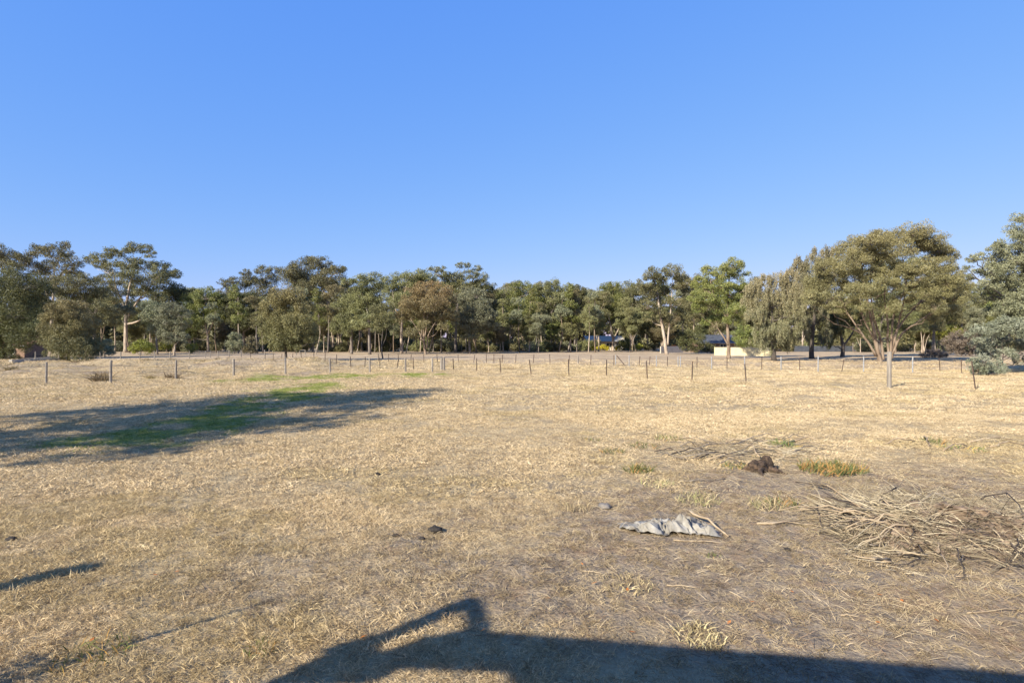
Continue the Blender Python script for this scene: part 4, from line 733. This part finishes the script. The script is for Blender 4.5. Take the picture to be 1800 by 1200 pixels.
def lump(rx, ry, rz, seed, rough=.35, nu=7, nv=10):
    W = MB(); v = []; r = np.random.default_rng(seed)
    for i in range(nu + 1):
        th = math.pi * i / nu
        for j in range(nv):
            ph = 2 * math.pi * j / nv; d = np.array([math.sin(th) * math.cos(ph), math.sin(th) * math.sin(ph), math.cos(th)])
            s = 1 + rough * (r.uniform(-1, 1)) if 0 < i < nu else 1
            v.append(d * [rx, ry, rz] * s)
    W.add(v, [(i * nv + j, (i + 1) * nv + j, (i + 1) * nv + (j + 1) % nv, i * nv + (j + 1) % nv) for i in range(nu) for j in range(nv)]); return W
clods = [lump(.085, .06, .042, 40 + k, .42, 5, 8).mesh('clod') for k in range(6)]
for c in clods: c.materials.append(M['clod'])
for k in range(170):
    u = math.sqrt(rng.uniform(.01, 1.05)); a = rng.uniform(0, 6.28); c = bpy.data.objects.new('clod', clods[k % 6]); c.location = (1.15 * u * math.cos(a) + .12, .25 + .78 * u * math.sin(a), max(0, mound_h(min(u, 1), a)) + .015)
    s = rng.uniform(.35, 1.5); c.scale = (s, s, s * rng.uniform(.6, 1.1)); c.rotation_euler = rng.uniform(-.5, .5, 3) + (0, 0, rng.uniform(0, 6)); link(c, o)
a_ = rng.uniform(0, 6.28, 900); u_ = np.sqrt(rng.uniform(.0, 1.15, 900)); xl = 1.2 * u_ * np.cos(a_) + .12; yl = .25 + .82 * u_ * np.sin(a_)
zl = np.array([max(0, mound_h(min(u, 1), a)) for u, a in zip(u_, a_)]) + .02
scatter('mound_litter', 'dry stems and bark shreds strewn over the debris mound', np.c_[hx + xl, hy + yl, gz(hx, hy) + zl], col_mix(LITTER, 900, rng), rng.uniform(.6, 1.3, 900), stem_c, 8, .3)
twig_c = tuft_collection('twig_tangle', [blades(8, .32, .010, .16, 1.05, 160 + k, .32) for k in range(8)])
WOOD = [(.10, .08, .055), (.26, .21, .14), (.40, .33, .215), (.50, .42, .285), (.56, .48, .34)]
px_ = np.r_[rng.uniform(1470, 1640, 420), rng.uniform(1600, 1860, 240), rng.uniform(1180, 1420, 50)]; py_ = np.r_[rng.normal(915, 24, 420), rng.normal(935, 32, 240), rng.normal(797, 8, 50)]
dd_ = CAM_H * F_PX / (py_ - 600); xx_ = (px_ - 900) / F_PX * dd_
uu_ = np.hypot((xx_ - hx - .12) / 1.15, (dd_ - hy - .25) / .78); hh_ = np.array([max(0, mound_h(u, 0.0)) if u < 1 else 0 for u in uu_])
scatter('brush_tangle', 'tangle of fine pale and dark twigs filling the brush pile', np.c_[xx_, dd_, ground_z(xx_, dd_) + hh_ + rng.uniform(.0, .06, 710)], col_mix(WOOD, 710, rng), rng.uniform(.5, 1.25, 710), twig_c, 8, .18)
# brush pile
GP = 'sticks of the brush pile'
hub = gp(1588, 935, .06)
for k in range(92):
    a = rng.uniform(math.radians(105), math.radians(265)) if k < 72 else rng.uniform(0, 6.28); L = rng.uniform(.35, 1.2)
    s_ = hub + rng.normal(0, .16, 3) * [1, 1, .25] + (.12, .12, .05); s_[2] = max(s_[2], gz(s_[0], s_[1]) + .03)
    e = s_ + np.array([math.cos(a) * L * 1.15, math.sin(a) * L * .62, 0]); e[2] = gz(e[0], e[1]) + abs(rng.normal(.03, .06)); s_[2] += .05; e[2] += .03; mid = (s_ + e) / 2 + (0, 0, rng.uniform(.0, .12))
    pale = rng.uniform() < .62
    stick('thin pale stick fanning out from the brush pile' if pale else 'thin dark stick in the brush pile', [s_, mid, e], rng.choice([.006, .008, .011, .017]), .004, M['stick'] if pale else (M['char'] if rng.uniform() < .5 else M['greystick']), GP, fork=int(rng.integers(0, 2)))
for k in range(30):                                                # twigs hanging over the near side and lying on the mound
    p = gp(rng.uniform(1580, 1830), rng.uniform(925, 1000), .04); L = rng.uniform(.18, .55); a = rng.uniform(-2.4, -.4) if k < 14 else rng.uniform(0, 6.28)
    e = p + np.array([math.cos(a) * L, math.sin(a) * L * .8, 0]); p[2] += rng.uniform(.04, .2) if k < 14 else .05; e[2] = gz(e[0], e[1]) + .015
    stick('short crooked %s twig on the near side of the debris mound' % ('black' if k % 2 else 'pale'), [p, (p + e) / 2 + rng.normal(0, .04, 3), e], rng.uniform(.006, .011), .003, M['char'] if k % 2 else M['stick'], 'twigs in front of the debris mound', 'twig', 5, 1)
for k in range(26):
    p = gp(rng.uniform(1545, 1690), rng.uniform(935, 990), .03); L = rng.uniform(.12, .42); a = rng.uniform(0, 6.28); e = p + np.array([math.cos(a) * L, math.sin(a) * L * .6, rng.uniform(-.01, .09)])
    stick('short broken %s stick at the foot of the brush pile' % ('pale' if k % 4 else 'grey'), [p, (p + e) / 2 + rng.normal(0, .02, 3), e], rng.uniform(.009, .02), .007, M['stick'] if k % 4 else M['greystick'], 'broken sticks at the foot of the brush pile')
for k in range(22):
    p = gp(rng.uniform(1150, 1420), rng.uniform(776, 818), .03); L = rng.uniform(.4, 1.3); a = rng.normal(0, .35) + (math.pi if k % 2 else 0); e = p + np.array([math.cos(a) * L, math.sin(a) * L * .7, 0]); e[2] = gz(e[0], e[1]) + .03
    stick('thin grey branch in the flat brushwood beside the burnt stump', [p, (p + e) / 2 + (0, 0, rng.uniform(.02, .14)), e], rng.uniform(.008, .016), .005, M['greystick'] if k % 3 else M['stick'], 'brushwood beside the stump', fork=2)
stick('thick split pale branch standing up out of the brush pile', [hub + (0, 0, 0), hub + (.10, .04, .16), hub + (.29, .12, .30)], .034, .028, M['stick'])
stick('curved pale stick rising left of the split branch', [hub + (.0, .05, .05), hub + (-.04, .1, .24), hub + (-.16, .2, .36)], .013, .007, M['stick'])
stick('dark forked branch behind the split branch', [hub + (-.5, .5, .12), hub + (.05, .5, .2), hub + (.42, .75, .34)], .012, .006, M['char'], fork=2)
stick('bundle-edge black branch left of the split branch', [hub + (-.05, .18, .14), hub + (-.35, .35, .2), hub + (-.62, .55, .27)], .022, .010, M['char'], fork=2)
stick('straight pale stick slanting up left over the brush pile', [hub + (-.22, .25, .12), hub + (-.4, .38, .26), hub + (-.62, .55, .42)], .011, .008, M['stick'])
stick('arched grey branch across the mound', [hub + (.2, .2, .22), hub + (.6, .3, .38), hub + (.95, .05, .27)], .014, .007, M['greystick'], fork=1)
stick('long pale stick along the right edge of the mound', [gp(1735, 942, .14), gp(1800, 930, .2), gp(1870, 915, .22)], .016, .010, M['stick'])
stick('pale stick lying low on the right side of the mound', [gp(1735, 962, .10), gp(1790, 940, .14), gp(1830, 935, .16)], .018, .010, M['stick'])
stick('broken pale root piece below the split branch', [hub + (0, -.12, .02), hub + (.14, -.08, .04), hub + (.3, -.1, .05)], .03, .018, M['stick'])
stick('chunky pale root piece under the brush pile', [hub + (-.04, -.2, .03), hub + (.02, -.05, .1), hub + (.03, .03, .2)], .026, .02, M['stick'])
stick('black bare branch arching over the right end of the mound', [gp(1725, 900, .2), gp(1770, 905, .3), gp(1830, 955, .12)], .012, .006, M['char'], fork=2)
stick('long pale stick lying left of the brush pile', [gp(1330, 918, .02), gp(1390, 917, .03), gp(1448, 921, .02)], .016, .009, M['stick'], fork=1)
stick('short dark stick standing at the left end of the pile', [gp(1447, 926, .0), gp(1440, 918, .1), gp(1437, 905, .16)], .013, .009, M['char'])
stick('thin dark branch trailing up left from the brush pile', [gp(1505, 880, .05), gp(1450, 862, .08), gp(1398, 848, .03)], .012, .006, M['char'], fork=2)
stick('dark thin stick lying on the grass above the sheet', [gp(1195, 847, .02), gp(1235, 848, .03), gp(1275, 844, .02)], .013, .008, M['greystick'])
stick('straight pale stick lying across the crumpled sheet', [gp(1212, 912, .12), gp(1245, 926, .1), gp(1281, 943, .02)], .016, .011, M['stick'])
stick('long thin pale stick on the ground in front of the sheet', [gp(1184, 952, .015), gp(1245, 953, .02), gp(1312, 949, .015)], .009, .006, M['stick'])
stick('bent pale branch beside the burnt stump', [gp(1335, 808, .05), gp(1322, 797, .16), gp(1300, 790, .10)], .02, .010, M['stick'])
stick('long pale branch lying behind the burnt stump', [gp(1400, 778, .03), gp(1375, 790, .07), gp(1350, 797, .05)], .02, .010, M['stick'], fork=1)
stick('pale curved branch right of the green weed behind the stump', [gp(1395, 779, .03), gp(1420, 776, .09), gp(1440, 779, .03)], .018, .010, M['stick'])
for k, (a, b_) in enumerate([((1175, 806), (1255, 798)), ((1205, 800), (1330, 786)), ((1260, 812), (1345, 800)), ((1225, 812), (1300, 806)), ((1280, 792), (1360, 780)), ((1390, 800), (1450, 792)), ((1150, 800), (1205, 805)), ((1310, 818), (1260, 822))]):
    stick('thin grey branch in the flat brushwood beside the burnt stump', [gp(*a, .03), (gp(*a) + gp(*b_)) / 2 + (0, .1, .12), gp(*b_, .04)], .014, .007, M['greystick'] if k % 3 else M['char'], 'brushwood beside the stump', fork=2)
for k, (a, b_) in enumerate([((1555, 785), (1610, 781)), ((1625, 772), (1632, 792)), ((1658, 798), (1700, 789)), ((1700, 782), (1790, 780)), ((1740, 790), (1800, 786))]):
    stick('pale stick among the weeds at the far right of the paddock', [gp(*a, .03), (gp(*a) + gp(*b_)) / 2 + (0, 0, .12), gp(*b_, .03)], .016, .009, M['stick'], 'sticks on the far right', fork=1)
for k, (a, b_) in enumerate([((1172, 1027), (1232, 1034)), ((1478, 1083), (1512, 1087)), ((1282, 1040), (1305, 1052)), ((1680, 1012), (1720, 1015)), ((1700, 1077), (1795, 1072)), ((1025, 1004), (1060, 1012))]):
    stick('bleached straw-thin stick lying on the grey foreground litter', [gp(*a, .012), (gp(*a) + gp(*b_)) / 2 + (0, 0, .02), gp(*b_, .012)], .007, .004, M['stick'], 'thin sticks on the foreground litter', n=5)
# burnt stump
x, y = ground_at(1340, 828); o = tag(empty('burnt_stump', (x, y, gz(x, y))), 'charred dark brown stump standing beside the flat brushwood', 'stump')
for c_, R_, sd_ in (((-.05, 0, .06), (.19, .15, .13), 81), ((.11, .05, .10), (.11, .11, .16), 83), ((-.15, -.03, .09), (.09, .09, .11), 84)):
    W = lump(*R_, sd_, .2, 9, 13); W.v = [v + np.array(c_) for v in W.v]; W.build('stump_body', M['stump'], o)
for k in range(5):
    a = k * 1.3 + .3; W = MB(); W.tube([(.12 * math.cos(a), .12 * math.sin(a), .05), (.27 * math.cos(a), .24 * math.sin(a), .04), (.42 * math.cos(a + .2), .36 * math.sin(a + .2), -.02)], [.06, .04, .015], 7); W.build('root', M['stump'], o)
# crumpled sheet
x0, y0 = ground_at(1176, 932); nu, nv = 150, 90
U, V = np.meshgrid(np.linspace(-.57, .57, nu), np.linspace(-.30, .30, nv))
wx = U + .16 * fbm(U * 3, V * 3 + 9, 201, 3); wy = V + .16 * fbm(U * 3 + 5, V * 3, 203, 3)
rs = np.random.default_rng(12); H_ = 0 * U
for q in range(14):
    an = rs.uniform(0, math.pi); fq = rs.uniform(3.0, 15); tri = np.abs(((wx * math.cos(an) + wy * math.sin(an) + .05 * fbm(U * 4 + q, V * 4, 230 + q, 2)) * fq + rs.uniform()) % 1 - .5) * 2
    H_ = H_ + (.22 / fq) * np.clip(tri, .12, 1) * (.35 + vnoise(U * 4 + q * 7, V * 4, 250 + q))
H_ = np.clip(H_ * .90 - .10, 0, 1) * (.35 + .9 * sstep(fbm(U * 3.2 + 4, V * 2.5, 260, 2), -.35, .3))
edge = np.clip(1.0 - np.maximum(np.abs(U) / .6, np.abs(V) / .31) ** 4, 0, 1); H_ = H_ * (.2 + .8 * edge) + .012
flap = np.exp(-((U - .10) / .09) ** 2 - ((V + .02) / .13) ** 2); H_ += .05 * flap
sx = U + .07 * fbm(U * 7, V * 7, 211, 3); sy = V * (.62 + .5 * vnoise(U * 5 + 3, U * 0, 213)) + .05 * flap
gzv = ground_z(x0 + sx, y0 + sy) - gz(x0, y0)
mesh_v = np.stack([sx, sy, gzv + H_], -1).reshape(-1, 3)
W = MB(); W.add(mesh_v, [(j * nu + i, j * nu + i + 1, (j + 1) * nu + i + 1, (j + 1) * nu + i) for j in range(nv - 1) for i in range(nu - 1)])
o = W.build('crumpled_sheet', M['cloth'], None, False); o.location = (x0, y0, gz(x0, y0)); md = o.modifiers.new('thick', 'SOLIDIFY'); md.thickness = .004
tag(o, 'crumpled dirty white plastic sheet lying on the ground right of centre', 'sheet')
# small clods and stones
for k, (px, py, s, mm, nm, lab, cat) in enumerate([(767, 936, .075, 'dung', 'dark_clod', 'largest black clod in the short grass at centre', 'clod'), (662, 833, .045, 'dung', 'dark_clod', 'small black clod farther left in the mown grass', 'clod'), (695, 944, .035, 'dung', 'dark_clod', 'dark clod left of the largest black clod', 'clod'), (741, 950, .035, 'dung', 'dark_clod', 'dark clod just below the largest black clod', 'clod'), (1063, 893, .075, 'stone', 'stone', 'rounded grey stone left of the crumpled sheet', 'stone'), (1384, 961, .035, 'dung', 'dark_clod', 'tiny black clod left of the brush pile', 'clod'), (20, 955, .05, 'dung', 'dark_clod', 'dark clod at the left edge of the foreground', 'clod')]):
    W = lump(s * 1.15, s * .9, s * .6, 60 + k, .3); p = gp(px, py, s * .35); o = W.build(nm, M[mm], None, True); o.location = p; tag(o, lab, cat)
# weed tufts
for k, (px, py, nb, h, sp, mk, yg, lab) in enumerate([(1122, 830, 130, .20, .22, 'tuft', .12, 'dark green weed tuft between the sheet and the burnt stump'), (1375, 786, 120, .20, .26, 'tuft', .05, 'green weed behind the burnt stump'), (1450, 830, 340, .22, .42, 'tuft', .35, 'largest green and orange grass clump right of burnt stump'), (1485, 828, 260, .20, .36, 'tuft', .4, 'right half of the green and orange grass clump'), (1178, 775, 90, .16, .3, 'tuft', .1, 'pale green tuft far above the sheet'), (1078, 798, 80, .12, .25, 'tuft', .25, 'short green tuft left of the flat brushwood'), (1130, 787, 80, .12, .4, 'tuft', .2, 'low green patch left above the brushwood'), (1010, 895, 110, .16, .22, 'straw', .05, 'straw tuft left of the grey stone'), (1225, 880, 150, .15, .32, 'straw', .45, 'greenish straw tuft above the crumpled sheet'), (1345, 890, 130, .17, .24, 'straw', .35, 'straw tuft left of the brush pile'), (1375, 885, 110, .16, .22, 'tuft', .5, 'grey-green tuft beside the brush pile'), (1155, 852, 80, .12, .25, 'straw', .4, 'straw tuft below the dark green weed'), (1640, 780, 80, .16, .22, 'tuft', .15, 'small green weed among sticks on the far right'), (1690, 792, 90, .12, .4, 'tuft', .35, 'low green weeds right of the small far weed'), (1290, 822, 70, .12, .25, 'tuft', .3, 'green weed left of the burnt stump'), (1040, 778, 40, .1, .2, 'tuft', .2, 'faint green tuft in mown grass right of centre'), (1252, 975, 30, .06, .08, 'tuft', .1, 'tiny green sprig below the crumpled sheet'), (455, 1145, 60, .07, .12, 'tuft', .3, 'small green tuft left of the shadow'), (1100, 1025, 150, .08, .26, 'straw', .02, 'pale straw tuft in front of the sheet'), (1230, 1120, 160, .09, .2, 'straw', .02, 'pale straw tuft at the shadow edge'), (165, 1160, 90, .10, .25, 'tuft', .4, 'green grass tuft at the lower left corner')]):
    x, y = ground_at(px, py); tussock('grass_tuft', lab, x, y, nb, h, sp, LEAF[mk], 'weed and straw tufts', .5, .009 if py > 860 else .014, yg, 400 + k)
# rusty fallen leaves
r = np.random.default_rng(33); pts = []
for k in range(18):
    px, py = (r.uniform(950, 1790), r.uniform(985, 1120)) if k < 13 else (r.uniform(150, 900), r.uniform(930, 1150)); p = gp(px, py, .035); a = r.uniform(0, 6.28); L = r.uniform(.02, .04)
    dx, dy = np.array([math.cos(a), math.sin(a), r.uniform(-.2, .4)]) * L, np.array([-math.sin(a), math.cos(a), r.uniform(-.3, .3)]) * L * .4
    pts += [p - dx, p + dy, p + dx, p - dy]
me = raw_mesh('fallen_leaves', np.array(pts), 4); me.materials.append(M['orange']); tag(link(bpy.data.objects.new('fallen_leaves', me)), 'scattered rusty orange fallen leaves on the foreground', kind='stuff')

# ------------------------------------------------------------------ what stands behind and beside the camera and throws the foreground shadows
S = 1 / math.sqrt(2); TE = math.tan(SUN_EL)
r = np.random.default_rng(55); bx, by = -19.0, 8.4
o = tag(empty('gum_tree', (bx, by, gz(bx, by))), 'gum outside the left edge whose shadow crosses the green strip', 'tree', 'gum trees round the paddock')
cr = Crown(True); W = MB(); W.tube([(0, 0, -.2), (.2, 0, 2.5), (.1, .2, 5), (.3, .1, 8.5)], [.34, .28, .22, .1], 8)
for h, vs in ((4, (-1.5, .5, 2.5, 4.0)), (5, (-2.2, 0, 2, 4.0)), (6, (-3.2, -1, 1.5, 4.0)), (7, (-4.2, -2, .5, 2.6, 4.6)), (8, (-4.8, -2.5, -.3, 2, 3.8)), (9, (-4.6, -2.5, -.6, 1.2)), (9.6, (-3.6, -1.6, .6)), (10.4, (-3.4, -1.6, 0)), (11, (-3, -1)), (11.4, (-1.8,))):
  for v in vs:
    c = np.array([v * S, -v * S, h]) + r.normal(0, .7, 3) * [1, 1, .2]
    fill_lobe(cr, None, c, (1.15, 1.15, .85), 'gum', .28, 1.55, r); W.tube(bez(np.array([.1, .1, min(h - 1, 5.5)]), (c + (0, 0, h - 1)) * [.5, .5, .5], c, 6), np.linspace(.10, .02, 6), 5, False)
W.build('trunk', BARK['pale'], o, True); cr.build('crown', LEAF['olive'], o, r)
# verandahed house behind the camera; its eave and corner lattice shade the bottom of the picture
EH = 2.95
def eave_pt(px, py, h):
    x, y = ground_at(px, py); run = h / TE; return np.array([x - run * S, y - run * S])
e0 = eave_pt(842, 1106, EH); e1 = eave_pt(1800, 1181, EH); dv = (e1 - e0) / np.linalg.norm(e1 - e0); nv_ = np.array([dv[1], -dv[0]])
ang = math.atan2(dv[1], dv[0])
o = tag(empty('verandah_house', (e0[0], e0[1], 0), ang), 'house behind the viewpoint whose eave throws the bottom shadow', 'house')
W = MB(); W.box((8, -5.4, 1.4), (15.6, 6, 2.8)); W.build('wall', M['beige'], o)
W = MB(); W.add([(0, 0, EH - .06), (16, 0, EH - .06), (16, -5, EH + 1.6), (0, -5, EH + 1.6), (0, 0, EH), (16, 0, EH), (16, -5, EH + 1.66), (0, -5, EH + 1.66)], [(0, 3, 2, 1), (4, 5, 6, 7), (0, 1, 5, 4), (1, 2, 6, 5), (2, 3, 7, 6), (3, 0, 4, 7)]); W.build('roof', M['roof'], o)
def to_plane(px, py):                                              # ground shadow point -> (t along the eave line, height)
    x, y = ground_at(px, py); p = np.array([x, y]) - e0; A = np.array([[dv[0], S], [dv[1], S]]); t, run = np.linalg.solve(A, p); return t, run * TE
def bar(a, b_, w, nm):
    a = np.array(to_plane(*a)); b_ = np.array(to_plane(*b_)); d = (b_ - a) / np.linalg.norm(b_ - a); nn = np.array([-d[1], d[0]]) * w / 2
    q = [a - nn, b_ - nn, b_ + nn, a + nn]; v = [(p[0], .02, p[1]) for p in q] + [(p[0], .07, p[1]) for p in q]
    W = MB(); W.add(v, [(0, 1, 2, 3), (7, 6, 5, 4), (0, 4, 5, 1), (1, 5, 6, 2), (2, 6, 7, 3), (3, 7, 4, 0)]); W.build(nm, M['post'], o)
t0, _ = to_plane(480, 1199); t1, z1 = to_plane(822, 1058)
W = MB(); W.box((t1 + .06, .045, z1 / 2), (.12, .12, z1)); W.build('corner_post', M['post'], o)
bar((590, 1150), (835, 1066), .09, 'bracket'); bar((832, 1062), (845, 1118), .10, 'bracket'); bar((640, 1172), (850, 1112), .17, 'bracket'); bar((600, 1140), (660, 1172), .14, 'bracket'); bar((540, 1185), (700, 1182), .22, 'bracket'); bar((745, 1105), (770, 1085), .10, 'bracket'); bar((700, 1150), (1000, 1160), .3, 'bracket'); bar((560, 1165), (590, 1192), .2, 'bracket')
for (u, v, h, rad, nm, lab) in ((-2.54, -7.0, 1.9, .15, 'timber_post', 'lone timber post just outside the lower left of the picture'), (-2.2, -5.07, 2.25, .022, 'clothes_prop', 'thin pole just outside the lower left of the picture')):
    x, y = (u + v) * S, (u - v) * S; W = MB(); W.tube([(0, 0, -.2), (0, 0, h / 2), (.02, 0, h)], [rad, rad, rad * .9], 9); p = W.build(nm, M['post'], None); p.location = (x, y, gz(x, y)); tag(p, lab, 'post')

x, y = -4.31, 2.9; o = tag(empty('garden_bush', (x, y, gz(x, y))), 'unseen low bush added to shade the lower left corner', 'shrub'); r = np.random.default_rng(5); cr = Crown(False); W = MB()  # out-of-view bush, added only for the shadow it casts at lower left
for c in ((0, 0, .4), (.3, -.3, .35), (.1, .1, .5)):
    fill_lobe(cr, None, np.array(c), (.34, .34, .26), 'bush', .07, 2.2, r); W.tube([(0, 0, -.1), np.array(c) * .6, c], [.03, .02, .01], 5)
W.build('stem', BARK['grey'], o); cr.build('crown', LEAF['olive'], o, r)
